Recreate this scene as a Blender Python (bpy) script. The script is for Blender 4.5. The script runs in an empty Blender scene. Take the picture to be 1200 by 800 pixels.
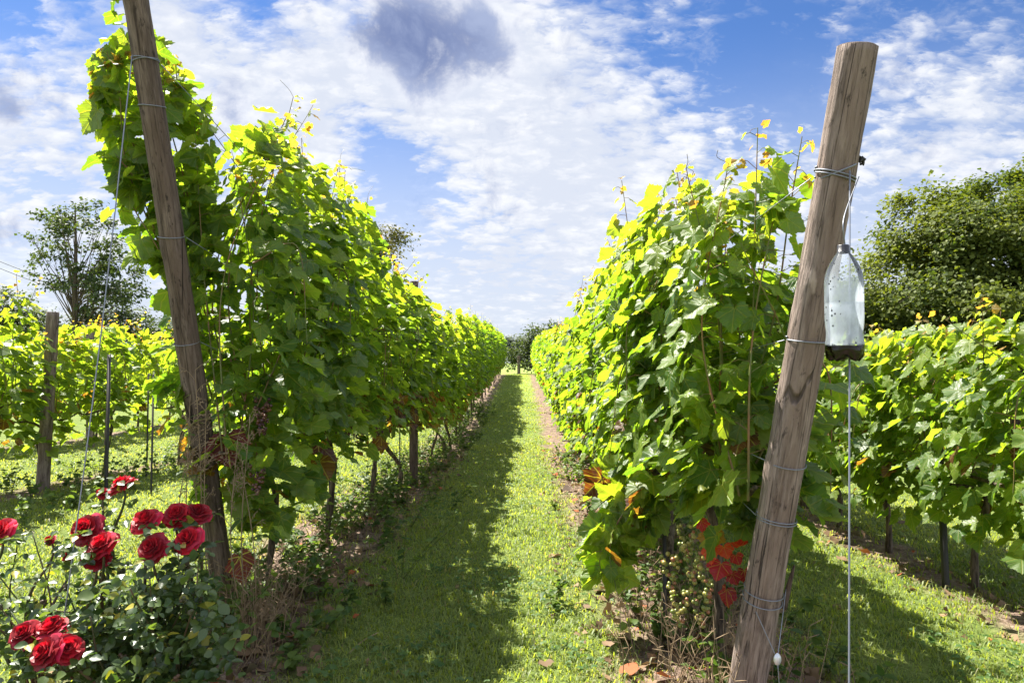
import bpy, math, random
import numpy as np
from mathutils import Matrix, Vector

random.seed(7)
RNG = np.random.default_rng(7)
R = math.radians
SC = bpy.context.scene
COL = SC.collection

# ------------------------------------------------------------------ camera
EYE = np.array([0.0, 0.0, 1.15])
cam_d = bpy.data.cameras.new('camera')
cam = bpy.data.objects.new('camera', cam_d)
COL.objects.link(cam)
cam_d.sensor_width = 36.0
cam_d.lens = 24.0
cam_d.clip_start = 0.05
cam_d.clip_end = 4000.0
cam.location = EYE
cam.rotation_euler = (R(90 + 1.79), 0, R(0.86))
SC.camera = cam
CM = np.array(cam.rotation_euler.to_matrix())

def P(px, py, Y):
    """world point on the sight line of photo pixel (px, py) at world depth Y"""
    d = CM @ np.array([px - 600.0, -(py - 400.0), -800.0])
    return EYE + d * (Y / d[1])

def proj(p):
    q = CM.T @ (np.asarray(p, float) - EYE)
    return 600 + 800 * q[0] / -q[2], 400 - 800 * q[1] / -q[2]

# ------------------------------------------------------------------ node helper
class NT:
    def __init__(self, tree):
        self.t = tree
        tree.nodes.clear()
    def n(self, typ, **kw):
        nd = self.t.nodes.new(typ)
        for k, v in kw.items():
            setattr(nd, k, v)
        return nd
    def put(self, sock, v):
        if v is None:
            return
        if isinstance(v, bpy.types.NodeSocket):
            self.t.links.new(v, sock)
        else:
            if isinstance(v, (tuple, list)) and sock.type == 'RGBA' and len(v) == 3:
                v = (*v, 1.0)
            sock.default_value = v
    def math(self, op, a, b=None, c=None, clamp=False):
        nd = self.n('ShaderNodeMath', operation=op, use_clamp=clamp)
        for i, v in enumerate((a, b, c)):
            self.put(nd.inputs[i], v)
        return nd.outputs[0]
    def vm(self, op, a, b=None, scale=None):
        nd = self.n('ShaderNodeVectorMath', operation=op)
        self.put(nd.inputs[0], a)
        self.put(nd.inputs[1], b)
        if scale is not None:
            self.put(nd.inputs['Scale'], scale)
        return nd.outputs['Value'] if op in ('DISTANCE', 'LENGTH', 'DOT_PRODUCT') else nd.outputs['Vector']
    def mix(self, f, a, b, blend='MIX'):
        nd = self.n('ShaderNodeMix', data_type='RGBA', blend_type=blend)
        self.put(nd.inputs[0], f)
        self.put(nd.inputs[6], a)
        self.put(nd.inputs[7], b)
        return nd.outputs[2]
    def step(self, v, a, b, lo=0.0, hi=1.0):
        nd = self.n('ShaderNodeMapRange', interpolation_type='SMOOTHSTEP')
        for i, x in enumerate((v, a, b, lo, hi)):
            self.put(nd.inputs[i], x)
        return nd.outputs[0]
    def noise(self, vec, scale, detail=4.0, rough=0.55, dist=0.0):
        nd = self.n('ShaderNodeTexNoise')
        self.put(nd.inputs['Vector'], vec)
        nd.inputs['Scale'].default_value = scale
        nd.inputs['Detail'].default_value = detail
        nd.inputs['Roughness'].default_value = rough
        nd.inputs['Distortion'].default_value = dist
        return nd.outputs['Fac']
    def mapping(self, vec, scale=(1, 1, 1), rot=(0, 0, 0), loc=(0, 0, 0)):
        nd = self.n('ShaderNodeMapping')
        self.put(nd.inputs['Vector'], vec)
        nd.inputs['Scale'].default_value = scale
        nd.inputs['Rotation'].default_value = rot
        nd.inputs['Location'].default_value = loc
        return nd.outputs['Vector']
    def sep(self, v):
        nd = self.n('ShaderNodeSeparateXYZ')
        self.put(nd.inputs[0], v)
        return nd.outputs
    def comb(self, x, y, z):
        nd = self.n('ShaderNodeCombineXYZ')
        for i, v in enumerate((x, y, z)):
            self.put(nd.inputs[i], v)
        return nd.outputs[0]
    def attr(self, name):
        return self.n('ShaderNodeAttribute', attribute_name=name).outputs
    def bump(self, h, strength, dist):
        nd = self.n('ShaderNodeBump')
        nd.inputs['Strength'].default_value = strength
        nd.inputs['Distance'].default_value = dist
        self.put(nd.inputs['Height'], h)
        return nd.outputs[0]
    def bsdf(self, base, rough=0.6, spec=0.5, normal=None, **kw):
        nd = self.n('ShaderNodeBsdfPrincipled')
        self.put(nd.inputs['Base Color'], base)
        self.put(nd.inputs['Roughness'], rough)
        self.put(nd.inputs['Specular IOR Level'], spec)
        self.put(nd.inputs['Normal'], normal)
        for k, v in kw.items():
            self.put(nd.inputs[k], v)
        return nd.outputs[0]
    def mixs(self, f, a, b):
        nd = self.n('ShaderNodeMixShader')
        self.put(nd.inputs[0], f)
        self.put(nd.inputs[1], a)
        self.put(nd.inputs[2], b)
        return nd.outputs[0]
    def out(self, s):
        nd = self.n('ShaderNodeOutputMaterial')
        self.put(nd.inputs['Surface'], s)

# ------------------------------------------------------------------ sky and sun
SUN_EL, SUN_AZ = R(56), R(-44)               # azimuth from +Y, negative = to the left
SUN_DIR = np.array([math.sin(SUN_AZ) * math.cos(SUN_EL), math.cos(SUN_AZ) * math.cos(SUN_EL), math.sin(SUN_EL)])
world = bpy.data.worlds.new('World')
SC.world = world
world.use_nodes = True
w = NT(world.node_tree)
sky = w.n('ShaderNodeTexSky', sky_type='NISHITA')
sky.sun_disc = False
sky.sun_elevation = SUN_EL
sky.sun_rotation = SUN_AZ
sky.altitude = 100.0
sky.air_density = 1.0
sky.dust_density = 0.2
sky.ozone_density = 4.0
dirv = w.vm('NORMALIZE', w.n('ShaderNodeTexCoord').outputs['Generated'])
dx, dy, dz = w.sep(dirv)
zc = w.math('ADD', w.math('MAXIMUM', dz, 0.0), 0.16)
uv = w.comb(w.math('DIVIDE', dx, zc), w.math('DIVIDE', dy, zc), 0.0)
zs = w.math('ADD', w.math('MAXIMUM', dz, 0.0), 0.34)
uvs = w.comb(w.math('DIVIDE', dx, zs), w.math('DIVIDE', dy, zs), 0.0)
n_big = w.noise(w.mapping(uvs, (1.0, 1.0, 1), (0, 0, 0.5)), 2.3, 6.0, 0.58, 0.4)
n_rip = w.noise(w.mapping(uvs, (1.0, 1.5, 1), (0, 0, -0.5)), 8.5, 8.0, 0.62, 0.45)
n_fine = w.noise(w.mapping(uvs, (1.0, 1.7, 1), (0, 0, -0.25)), 24.0, 6.0, 0.65, 0.3)
n_puff = w.noise(dirv, 7.5, 8.0, 0.60, 0.25)
n_edge = w.noise(dirv, 17.0, 7.0, 0.62, 0.4)

def pixdir(px, py):
    d = P(px, py, 10.0) - EYE
    return tuple(d / np.linalg.norm(d))

def blobs(lst):
    tot = None
    for px, py, rad, amp in lst:
        dist = w.vm('DISTANCE', dirv, pixdir(px, py))
        g = w.math('EXPONENT', w.math('MULTIPLY', w.math('POWER', w.math('DIVIDE', dist, rad / 800.0), 2.0), -1.0))
        g = w.math('MULTIPLY', g, amp)
        tot = g if tot is None else w.math('ADD', tot, g)
    return tot

cover = w.math('ADD', w.math('MULTIPLY', n_big, 0.50), w.math('MULTIPLY', n_rip, 0.42))
vor = w.n('ShaderNodeTexVoronoi', feature='SMOOTH_F1')
w.put(vor.inputs['Vector'], w.vm('ADD', w.mapping(uvs, (1.0, 1.35, 1), (0, 0, -0.4)), w.vm('MULTIPLY', w.comb(n_fine, n_rip, 0.0), (0.09, 0.09, 0.0))))
vor.inputs['Scale'].default_value = 15.0
vor.inputs['Detail'].default_value = 2.0
vor.inputs['Roughness'].default_value = 0.6
vor.inputs['Smoothness'].default_value = 0.35
cells = w.math('SUBTRACT', 0.46, vor.outputs['Distance'])
cover = w.math('ADD', cover, w.math('MULTIPLY', w.math('SUBTRACT', n_fine, 0.2), 0.26))
cover = w.math('ADD', cover, w.math('MULTIPLY', cells, 0.18))
cover = w.math('ADD', cover, blobs([
    (60, 150, 170, 0.10), (130, 90, 110, 0.06), (340, 70, 90, 0.12), (570, 80, 80, 0.16), (430, 90, 60, 0.14), (480, 40, 110, 0.16),
    (560, 150, 60, 0.10), (700, 190, 130, 0.10), (640, 290, 180, 0.12), (1150, 130, 75, 0.22), (880, 260, 110, 0.08), (365, 170, 60, 0.18),
    (435, 165, 45, -0.20), (400, 130, 30, -0.14), (510, 200, 50, -0.16), (290, 0, 55, -0.22), (420, 5, 40, -0.18), (30, 5, 80, -0.18), (800, 30, 80, -0.10), (900, 100, 60, -0.10),
    (680, 20, 70, -0.08), (960, 30, 150, -0.10), (1180, 50, 90, -0.13), (1020, 190, 90, 0.02), (850, 90, 80, -0.05)]))
alpha = w.step(cover, 0.27, 0.60)
hor = w.step(dz, 0.06, 0.44, 0.95, 0.0)
alpha = w.math('MAXIMUM', alpha, hor)
shade = w.step(w.math('ADD', w.math('ADD', w.math('MULTIPLY', n_puff, 0.6), w.math('MULTIPLY', n_rip, 0.4)), w.math('MULTIPLY', cells, 0.22)), 0.30, 0.56)
ccol = w.mix(shade, (6.4, 6.8, 7.7), (8.4, 8.5, 8.75))
dark = blobs([(432, 42, 34, 0.7), (470, 25, 36, 0.7), (505, 48, 46, 0.95), (560, 50, 36, 0.75), (492, 84, 30, 0.5), (590, 72, 22, 0.35), (12, 131, 22, 0.8),
              (0, 262, 20, 0.6), (690, 132, 26, 0.40), (270, 140, 36, 0.40), (345, 190, 25, .35), (1150, 165, 40, 0.3), (640, 300, 60, .2)])
brk = w.math('SUBTRACT', w.math('ADD', w.math('MULTIPLY', n_edge, 0.5), w.math('MULTIPLY', n_puff, 0.5)), 0.5)
dmask = w.step(w.math('ADD', dark, w.math('MULTIPLY', brk, 4.4)), 0.12, 1.05)
rim = w.math('MULTIPLY', w.step(w.math('ADD', dark, w.math('MULTIPLY', brk, 4.2)), 0.0, 0.6), 0.7)
ccol = w.mix(w.math('MULTIPLY', rim, w.step(dark, 0.05, 0.3)), ccol, (9.0, 9.1, 9.4))
ccol = w.mix(dmask, ccol, w.mix(w.step(w.math('ADD', w.math('MULTIPLY', n_edge, .6), w.math('MULTIPLY', n_puff, .4)), .38, .62), (1.8, 2.3, 4.1), (3.5, 4.1, 5.9)))
alpha = w.math('MAXIMUM', alpha, dmask)
# clouds behind and overhead, out of view, are brightened to add fill light
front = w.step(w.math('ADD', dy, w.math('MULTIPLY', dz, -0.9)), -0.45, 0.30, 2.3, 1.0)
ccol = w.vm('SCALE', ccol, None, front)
skyc = w.vm('MULTIPLY', sky.outputs[0], (0.66, 0.88, 1.20))
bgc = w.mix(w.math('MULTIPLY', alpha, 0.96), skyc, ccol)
bg = w.n('ShaderNodeBackground')
w.put(bg.inputs['Color'], bgc)
bg.inputs['Strength'].default_value = 0.0315
wo = w.n('ShaderNodeOutputWorld')
w.put(wo.inputs['Surface'], bg.outputs[0])

sun_d = bpy.data.lights.new('sun', 'SUN')
sun_d.energy = 5.0
sun_d.angle = R(0.55)
sun_d.color = (1.0, 0.95, 0.85)
sun = bpy.data.objects.new('sun', sun_d)
COL.objects.link(sun)
sun.location = (-20, 20, 30)
sun.rotation_euler = Vector(SUN_DIR).to_track_quat('Z', 'Y').to_euler()

vs = SC.view_settings
vs.view_transform = 'Standard'
vs.look = 'None'
vs.exposure = 1.95
vs.gamma = 1.0
vs.use_curve_mapping = False
SC.cycles.use_denoising = True
SC.cycles.max_bounces = 9
SC.cycles.diffuse_bounces = 4
SC.cycles.glossy_bounces = 3
SC.cycles.transmission_bounces = 6
SC.cycles.transparent_max_bounces = 10
SC.cycles.sample_clamp_indirect = 6.0

# ------------------------------------------------------------------ mesh helpers
def mesh(name, V, F, mat, attrs=None, smooth=True):
    """V (n,3); F: list of int arrays (m,k)"""
    V = np.asarray(V, np.float32).reshape(-1, 3)
    me = bpy.data.meshes.new(name)
    me.vertices.add(len(V))
    me.vertices.foreach_set('co', V.ravel())
    F = [np.asarray(f, np.int32) for f in F if len(f)]
    loops = np.concatenate([f.ravel() for f in F])
    sizes = np.concatenate([np.full(len(f), f.shape[1], np.int32) for f in F])
    starts = np.concatenate([[0], np.cumsum(sizes)[:-1]]).astype(np.int32)
    me.loops.add(len(loops))
    me.loops.foreach_set('vertex_index', loops)
    me.polygons.add(len(sizes))
    me.polygons.foreach_set('loop_start', starts)
    me.polygons.foreach_set('loop_total', sizes)
    if smooth:
        me.polygons.foreach_set('use_smooth', np.ones(len(sizes), bool))
    for nm, (typ, data) in (attrs or {}).items():
        a = me.attributes.new(nm, typ, 'POINT')
        a.data.foreach_set('color' if typ == 'FLOAT_COLOR' else ('vector' if typ == 'FLOAT_VECTOR' else 'value'),
                           np.asarray(data, np.float32).ravel())
    me.update(calc_edges=True)
    me.validate()
    me.materials.append(mat)
    return me

def link(name, data, parent=None, loc=None):
    o = bpy.data.objects.new(name, data)
    COL.objects.link(o)
    if parent is not None:
        o.parent = parent
    if loc is not None:
        o.location = loc
    return o

def tag(o, label, cat, group=None, kind=None):
    if label: o['label'] = label
    if cat: o['category'] = cat
    if group: o['group'] = group
    if kind: o['kind'] = kind
    return o

def thing(name, loc, label, cat, group=None):
    return tag(link(name, None, None, loc), label, cat, group)

def part(name, V, F, mat, parent, attrs=None, smooth=True, label=None):
    """V in world space; stored relative to the (unrotated) parents"""
    off = np.zeros(3)
    q = parent
    while q is not None:
        off += np.array(q.location)
        q = q.parent
    o = link(name, mesh(name, np.asarray(V) - off, F, mat, attrs, smooth), parent)
    if label: o['label'] = label
    return o

class MB:
    def __init__(self):
        self.V, self.F, self.A, self.n = [], [], {}, 0
    def add(self, V, F, **attrs):
        V = np.asarray(V, float).reshape(-1, 3)
        self.V.append(V)
        for f in F:
            if len(f):
                self.F.append(np.asarray(f) + self.n)
        for k, v in attrs.items():
            self.A.setdefault(k, []).append(v)
        self.n += len(V)
    def get(self):
        d = {}
        for f in self.F:
            d.setdefault(f.shape[1], []).append(f)
        return np.concatenate(self.V), [np.concatenate(x) for x in d.values()]
    def attr(self, k):
        return np.concatenate(self.A[k])

def unit(a):
    a = np.asarray(a, float)
    return a / np.maximum(np.linalg.norm(a, axis=-1, keepdims=True), 1e-9)

def smoothpath(pts, n):
    """Catmull-Rom through pts, n samples"""
    p = np.asarray(pts, float)
    if len(p) == 2:
        t = np.linspace(0, 1, n)[:, None]
        return p[0] * (1 - t) + p[1] * t
    q = np.vstack([2 * p[0] - p[1], p, 2 * p[-1] - p[-2]])
    s = np.linspace(0, len(p) - 1 - 1e-6, n)
    i = s.astype(int)
    t = (s - i)[:, None]
    a, b, c, d = q[i], q[i + 1], q[i + 2], q[i + 3]
    return 0.5 * (2 * b + (c - a) * t + (2 * a - 5 * b + 4 * c - d) * t**2 + (3 * b - a - 3 * c + d) * t**3)

def tube(pts, rad, seg=6, cap=True):
    p = np.asarray(pts, float)
    n = len(p)
    rad = np.broadcast_to(np.asarray(rad, float), (n,))
    tg = unit(np.gradient(p, axis=0))
    ref = np.array([1.0, 0, 0]) if abs(tg[0][0]) < 0.8 else np.array([0, 1.0, 0])
    u = unit(np.cross(tg[0], ref))
    U = [u]
    for i in range(1, n):
        u = u - tg[i] * np.dot(u, tg[i])
        u = u / max(np.linalg.norm(u), 1e-9)
        U.append(u)
    U = np.array(U)
    W = np.cross(tg, U)
    a = np.arange(seg) * 2 * math.pi / seg
    V = (p[:, None] + rad[:, None, None] * (np.cos(a)[None, :, None] * U[:, None] + np.sin(a)[None, :, None] * W[:, None])).reshape(-1, 3)
    i = np.arange(n - 1)[:, None] * seg
    j = np.arange(seg)[None]
    k = (np.arange(seg) + 1)[None] % seg
    Q = np.stack([i + j, i + k, i + seg + k, i + seg + j], -1).reshape(-1, 4)
    F = [Q]
    if cap:
        V = np.vstack([V, p[0], p[-1]])
        c0, c1 = n * seg, n * seg + 1
        jj = np.arange(seg)
        kk = (jj + 1) % seg
        F.append(np.stack([np.full(seg, c0), kk, jj], -1))
        F.append(np.stack([np.full(seg, c1), (n - 1) * seg + jj, (n - 1) * seg + kk], -1))
    return V, F

# ------------------------------------------------------------------ terrain
def sstep(t):
    t = np.clip(t, 0, 1)
    return t * t * (3 - 2 * t)

def zg(x, y):
    x = np.asarray(x, float)
    y = np.asarray(y, float)
    z = -0.26 * np.exp(-((y - 11.5) / 5.0) ** 2) + 0.46 * sstep((y - 15) / 24.0)
    z = z - 0.045 * (np.clip(x, -30, 30) - np.clip(x, -1.6, 1.4)) * np.clip(1 - (y - 20) / 40, 0, 1)
    z = z + 0.012 * np.sin(1.9 * x + 0.7 * y) * np.sin(1.3 * y - 0.8 * x) + 0.006 * np.sin(5.1 * x + 1.3) * np.sin(4.3 * y)
    return z

ROW_L, ROW_R, ROW_R2, ROW_L2, ROW_L3 = -1.30, 0.84, 2.42, -4.25, -6.7

# ------------------------------------------------------------------ materials
MAT = {}
def newmat(name):
    m = bpy.data.materials.new(name)
    m.use_nodes = True
    MAT[name] = m
    return NT(m.node_tree), m

def leaf_material(name, veins, trans_gain, trans_fac, rough, spec, bumpy=0.0):
    t, m = newmat(name)
    a = t.attr('leaf_col')
    col = a['Color']
    geo = t.n('ShaderNodeNewGeometry')
    mott = t.noise(geo.outputs['Position'], 55.0, 3.0, 0.6)
    col = t.mix(0.35, col, t.mix(mott, (0.55, 0.55, 0.5), (1.35, 1.35, 1.2)), 'MULTIPLY')
    hgt = None
    if veins:
        x, y, z = t.sep(t.attr('leaf_uv')['Vector'])
        ax = t.math('ABSOLUTE', x)
        dist = None
        for ang in (0, 46, 98, 20):
            s, c = math.sin(R(ang)), math.cos(R(ang))
            if ang == 20:
                continue
            perp = t.math('ABSOLUTE', t.math('SUBTRACT', t.math('MULTIPLY', ax, c), t.math('MULTIPLY', y, s)))
            along = t.math('ADD', t.math('MULTIPLY', ax, s), t.math('MULTIPLY', y, c))
            perp = t.math('ADD', perp, t.math('MULTIPLY', t.math('LESS_THAN', along, 0.0), 1.0))
            dist = perp if dist is None else t.math('MINIMUM', dist, perp)
        # side veins branching from the midrib
        q = t.math('ADD', t.math('MULTIPLY', ax, 0.75), t.math('MULTIPLY', y, -1.0))
        sv = t.math('ABSOLUTE', t.math('SUBTRACT', t.math('FRACT', t.math('MULTIPLY', q, 5.5)), 0.5))
        sv = t.math('MULTIPLY', t.step(sv, 0.0, 0.10, 1.0, 0.0), 0.45)
        vn = t.math('MAXIMUM', t.step(dist, 0.008, 0.032, 1.0, 0.0), sv)
        col = t.mix(t.math('MULTIPLY', vn, a['Alpha']), col, (0.30, 0.27, 0.06))
        hgt = t.math('SUBTRACT', t.math('MULTIPLY', mott, 0.6), vn)
    else:
        hgt = mott
    pale = t.mix(0.45, col, (0.10, 0.13, 0.075))
    base = t.mix(geo.outputs['Backfacing'], col, pale)
    nrm = t.bump(hgt, bumpy, 0.004) if bumpy else None
    p = t.bsdf(base, rough, spec, nrm)
    tr = t.n('ShaderNodeBsdfTranslucent')
    t.put(tr.inputs['Color'], t.vm('MULTIPLY', col, trans_gain))
    t.put(tr.inputs['Normal'], nrm)
    t.out(t.mixs(trans_fac, p, tr.outputs[0]))
    return m

M_LEAF = leaf_material('vine_leaf', True, (3.6, 3.45, 0.85), 0.50, 0.44, 0.40, 0.5)
M_LEAF_FAR = leaf_material('vine_leaf_far', False, (3.6, 3.45, 0.85), 0.50, 0.46, 0.38)
M_TREE = leaf_material('tree_leaf', False, (2.4, 2.3, 0.7), 0.32, 0.6, 0.18)
M_ROSELEAF = leaf_material('rose_leaf', False, (2.8, 2.8, 0.8), 0.30, 0.34, 0.5)
M_GRASS = leaf_material('grass_blade', False, (2.5, 2.3, 0.9), 0.42, 0.5, 0.25)
M_LITTER = leaf_material('litter_leaf', False, (1.2, 1.1, 0.8), 0.15, 0.7, 0.2)

t, M_PETAL = newmat('rose_petal')
c = t.attr('leaf_col')['Color']
p_ = t.bsdf(c, 0.45, 0.25, None, **{'Sheen Weight': 0.25, 'Sheen Tint': (1.0, 0.25, 0.3)})
tr = t.n('ShaderNodeBsdfTranslucent')
t.put(tr.inputs['Color'], t.vm('MULTIPLY', c, (1.9, 1.0, 1.3)))
t.out(t.mixs(0.30, p_, tr.outputs[0]))

t, M_BARK = newmat('bark')
co = t.n('ShaderNodeNewGeometry').outputs['Position']
b1 = t.noise(t.mapping(co, (60, 60, 9)), 1.0, 5, 0.65)
b2 = t.noise(co, 14.0, 3)
c = t.mix(t.step(b1, 0.3, 0.7), (0.022, 0.016, 0.012), (0.15, 0.115, 0.085))
c = t.mix(t.step(b2, 0.55, 0.75, 0.0, 0.4), c, (0.16, 0.16, 0.12))
t.out(t.bsdf(c, 0.9, 0.2, t.bump(b1, 1.0, 0.01)))

t, M_CANE = newmat('cane')
co = t.n('ShaderNodeNewGeometry').outputs['Position']
c = t.mix(t.step(t.noise(co, 9.0, 2), 0.35, 0.65), (0.10, 0.13, 0.035), (0.20, 0.10, 0.045))
t.out(t.bsdf(c, 0.5, 0.35))

t, M_STEM = newmat('rose_stem')
co = t.n('ShaderNodeNewGeometry').outputs['Position']
c = t.mix(t.step(t.noise(co, 12.0, 2), 0.35, 0.65), (0.035, 0.05, 0.02), (0.09, 0.05, 0.03))
t.out(t.bsdf(c, 0.5, 0.35))

t, M_DRY = newmat('dry_stem')
co = t.n('ShaderNodeNewGeometry').outputs['Position']
c = t.mix(t.noise(co, 20.0, 2), (0.10, 0.065, 0.04), (0.34, 0.25, 0.15))
t.out(t.bsdf(c, 0.8, 0.2))

def wood_material(name, dark, mid, pale):
    t, m = newmat(name)
    co = t.attr('wood_co')['Vector']
    g1 = t.noise(t.mapping(co, (52, 52, 6.0)), 1.0, 7, 0.68, 0.25)
    g2 = t.noise(t.mapping(co, (150, 150, 6.0)), 1.0, 5, 0.6)
    big = t.noise(t.mapping(co, (7, 7, 2.2)), 1.0, 4, 0.6)
    spots = t.noise(t.mapping(co, (45, 45, 16)), 1.0, 5, 0.7)
    c = t.mix(t.step(g1, 0.28, 0.72), dark, pale)
    c = t.mix(t.step(big, 0.40, 0.64, 0.0, 0.75), c, mid)
    c = t.mix(t.step(g2, 0.52, 0.68, 0.0, 0.6), c, tuple(x * 0.35 for x in dark))
    c = t.mix(t.step(spots, 0.57, 0.68, 0.0, 0.75), c, tuple(x * 0.3 for x in dark))
    scr = t.noise(t.mapping(co, (9, 9, 3.0), loc=(3, 1, 2)), 1.0, 5, 0.7)
    c = t.mix(t.step(scr, 0.62, 0.72, 0.0, 0.6), c, tuple(min(1, x * 1.45) for x in pale))
    # drying cracks that run along the pole
    vor = t.n('ShaderNodeTexVoronoi', feature='DISTANCE_TO_EDGE')
    t.put(vor.inputs['Vector'], t.mapping(t.vm('ADD', co, t.vm('MULTIPLY', t.comb(g1, big, 0.0), (0.006, 0.006, 0))), (17, 17, 0.9)))
    vor.inputs['Scale'].default_value = 1.0
    crack = t.step(vor.outputs['Distance'], 0.002, 0.016, 1.0, 0.0)
    crack = t.math('MULTIPLY', crack, t.step(big, 0.46, 0.60))
    c = t.mix(t.math('MULTIPLY', crack, 0.7), c, (0.012, 0.009, 0.008))
    h = t.math('SUBTRACT', t.math('ADD', t.math('MULTIPLY', g1, 0.7), t.math('MULTIPLY', g2, 0.5)), t.math('MULTIPLY', crack, 1.2))
    t.out(t.bsdf(c, 0.85, 0.25, t.bump(h, 1.0, 0.010)))
    return m
M_WOOD = wood_material('weathered_wood', (0.070, 0.049, 0.040), (0.175, 0.125, 0.102), (0.32, 0.255, 0.22))
M_WOOD_D = wood_material('shaded_wood', (0.042, 0.028, 0.022), (0.105, 0.072, 0.056), (0.21, 0.160, 0.132))  # weathered wood darkened: the left post's shade is put into the colour

t, M_WIRE = newmat('galvanised_wire')
t.out(t.bsdf((0.20, 0.21, 0.24), 0.48, 0.5, None, Metallic=0.75))
t, M_ZINC = newmat('zinc_casting')
t.out(t.bsdf(t.mix(t.noise(t.n('ShaderNodeNewGeometry').outputs['Position'], 90.0, 3), (0.40, 0.42, 0.45), (0.72, 0.74, 0.77)), 0.4, 0.5, None, Metallic=0.6))
t, M_STAKE = newmat('painted_stake')
t.out(t.bsdf((0.022, 0.020, 0.019), 0.6, 0.4))
t, M_CABLE = newmat('cable_sheath')
t.out(t.bsdf((0.10, 0.10, 0.12), 0.6, 0.3))
t, M_CAP = newmat('black_cap')
t.out(t.bsdf((0.012, 0.012, 0.018), 0.35, 0.5))

t, M_GRAPE = newmat('grape_skin')
gc = t.attr('leaf_col')['Color']
t.out(t.bsdf(gc, 0.32, 0.5, None, **{'Subsurface Weight': 0.5, 'Subsurface Radius': (0.006, 0.006, 0.002), 'Subsurface Scale': 1.0}))

t, M_PLASTIC = newmat('cloudy_plastic')
co = t.attr('wood_co')['Vector']
film = t.noise(t.mapping(co, (26, 26, 16)), 1.0, 5, 0.6)
sp = t.n('ShaderNodeTexVoronoi')
t.put(sp.inputs['Vector'], t.mapping(co, (95, 95, 80)))
sp.inputs['Scale'].default_value = 1.0
specks = t.math('MULTIPLY', t.step(sp.outputs['Distance'], 0.16, 0.26, 1.0, 0.0), t.step(t.noise(t.mapping(co, (18, 18, 18)), 1.0, 3), 0.50, 0.56))
dif = t.n('ShaderNodeBsdfDiffuse')
t.put(dif.inputs['Color'], t.mix(specks, (0.66, 0.72, 0.80), (0.03, 0.03, 0.045)))
trl = t.n('ShaderNodeBsdfTranslucent')
t.put(trl.inputs['Color'], t.mix(specks, (0.68, 0.74, 0.82), (0.02, 0.02, 0.03)))
tp = t.n('ShaderNodeBsdfTransparent')
t.put(tp.inputs['Color'], t.mix(specks, (0.96, 0.97, 0.98), (0.1, 0.1, 0.1)))
gl = t.n('ShaderNodeBsdfGlossy')
gl.inputs['Roughness'].default_value = 0.08
milk = t.mixs(0.6, dif.outputs[0], trl.outputs[0])
x_, y_, z_ = t.sep(co)
fz = t.math('MULTIPLY', t.step(z_, 0.150, 0.215, 1.0, 0.25), t.step(z_, 0.030, 0.036, 0.0, 1.0))
s1 = t.mixs(t.math('MULTIPLY', fz, t.step(film, 0.3, 0.7, 0.40, 0.68)), tp.outputs[0], milk)
fr = t.n('ShaderNodeFresnel')
fr.inputs['IOR'].default_value = 1.33
t.out(t.mixs(fr.outputs[0], s1, gl.outputs[0]))
t, M_LIQUID = newmat('brown_liquid')
t.out(t.bsdf((0.008, 0.003, 0.002), 0.18, 0.2))

# ground: lawn soil showing through, bare soil strips under the vines
t, M_GROUND = newmat('ground')
pos = t.n('ShaderNodeNewGeometry').outputs['Position']
px_, py_, pz_ = t.sep(pos)
wob = t.math('MULTIPLY', t.math('SUBTRACT', t.noise(pos, 2.2, 5, 0.6), 0.5), 0.55)
xx = t.math('ADD', px_, wob)
soilmask = None
for rx, hw in ((ROW_L, 0.42), (ROW_R - 0.06, 0.42), (ROW_R2 - 0.05, 0.22), (ROW_L2, 0.16), (ROW_L3, 0.14)):
    d = t.math('ABSOLUTE', t.math('SUBTRACT', xx, rx))
    mk = t.step(d, hw - 0.14, hw + 0.10, 1.0, 0.0)
    soilmask = mk if soilmask is None else t.math('MAXIMUM', soilmask, mk)
soilmask = t.math('MULTIPLY', soilmask, t.step(py_, 40.0, 42.0, 1.0, 0.0))
n1 = t.noise(pos, 9.0, 6, 0.65)
n2 = t.noise(pos, 45.0, 5, 0.65)
n3 = t.noise(pos, 1.1, 4, 0.6)
soil = t.mix(t.step(n1, 0.3, 0.7), (0.095, 0.062, 0.046), (0.23, 0.165, 0.128))
soil = t.mix(t.step(n2, 0.5, 0.7, 0.0, 0.7), soil, (0.36, 0.28, 0.21))
soil = t.mix(t.step(n2, 0.25, 0.42, 0.6, 0.0), soil, (0.05, 0.035, 0.025))
lawn = t.mix(t.step(n1, 0.3, 0.7), (0.070, 0.105, 0.024), (0.150, 0.190, 0.048))
lawn = t.mix(t.step(n2, 0.55, 0.75, 0.0, 0.6), lawn, (0.16, 0.13, 0.06))
lawn = t.mix(t.step(n3, 0.5, 0.7, 0.0, 0.5), lawn, (0.14, 0.15, 0.045))
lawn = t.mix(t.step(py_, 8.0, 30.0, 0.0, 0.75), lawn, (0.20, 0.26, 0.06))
gcol = t.mix(soilmask, lawn, soil)
t.out(t.bsdf(gcol, 0.95, 0.1, t.bump(t.math('ADD', n1, n2), 0.8, 0.03)))

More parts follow.
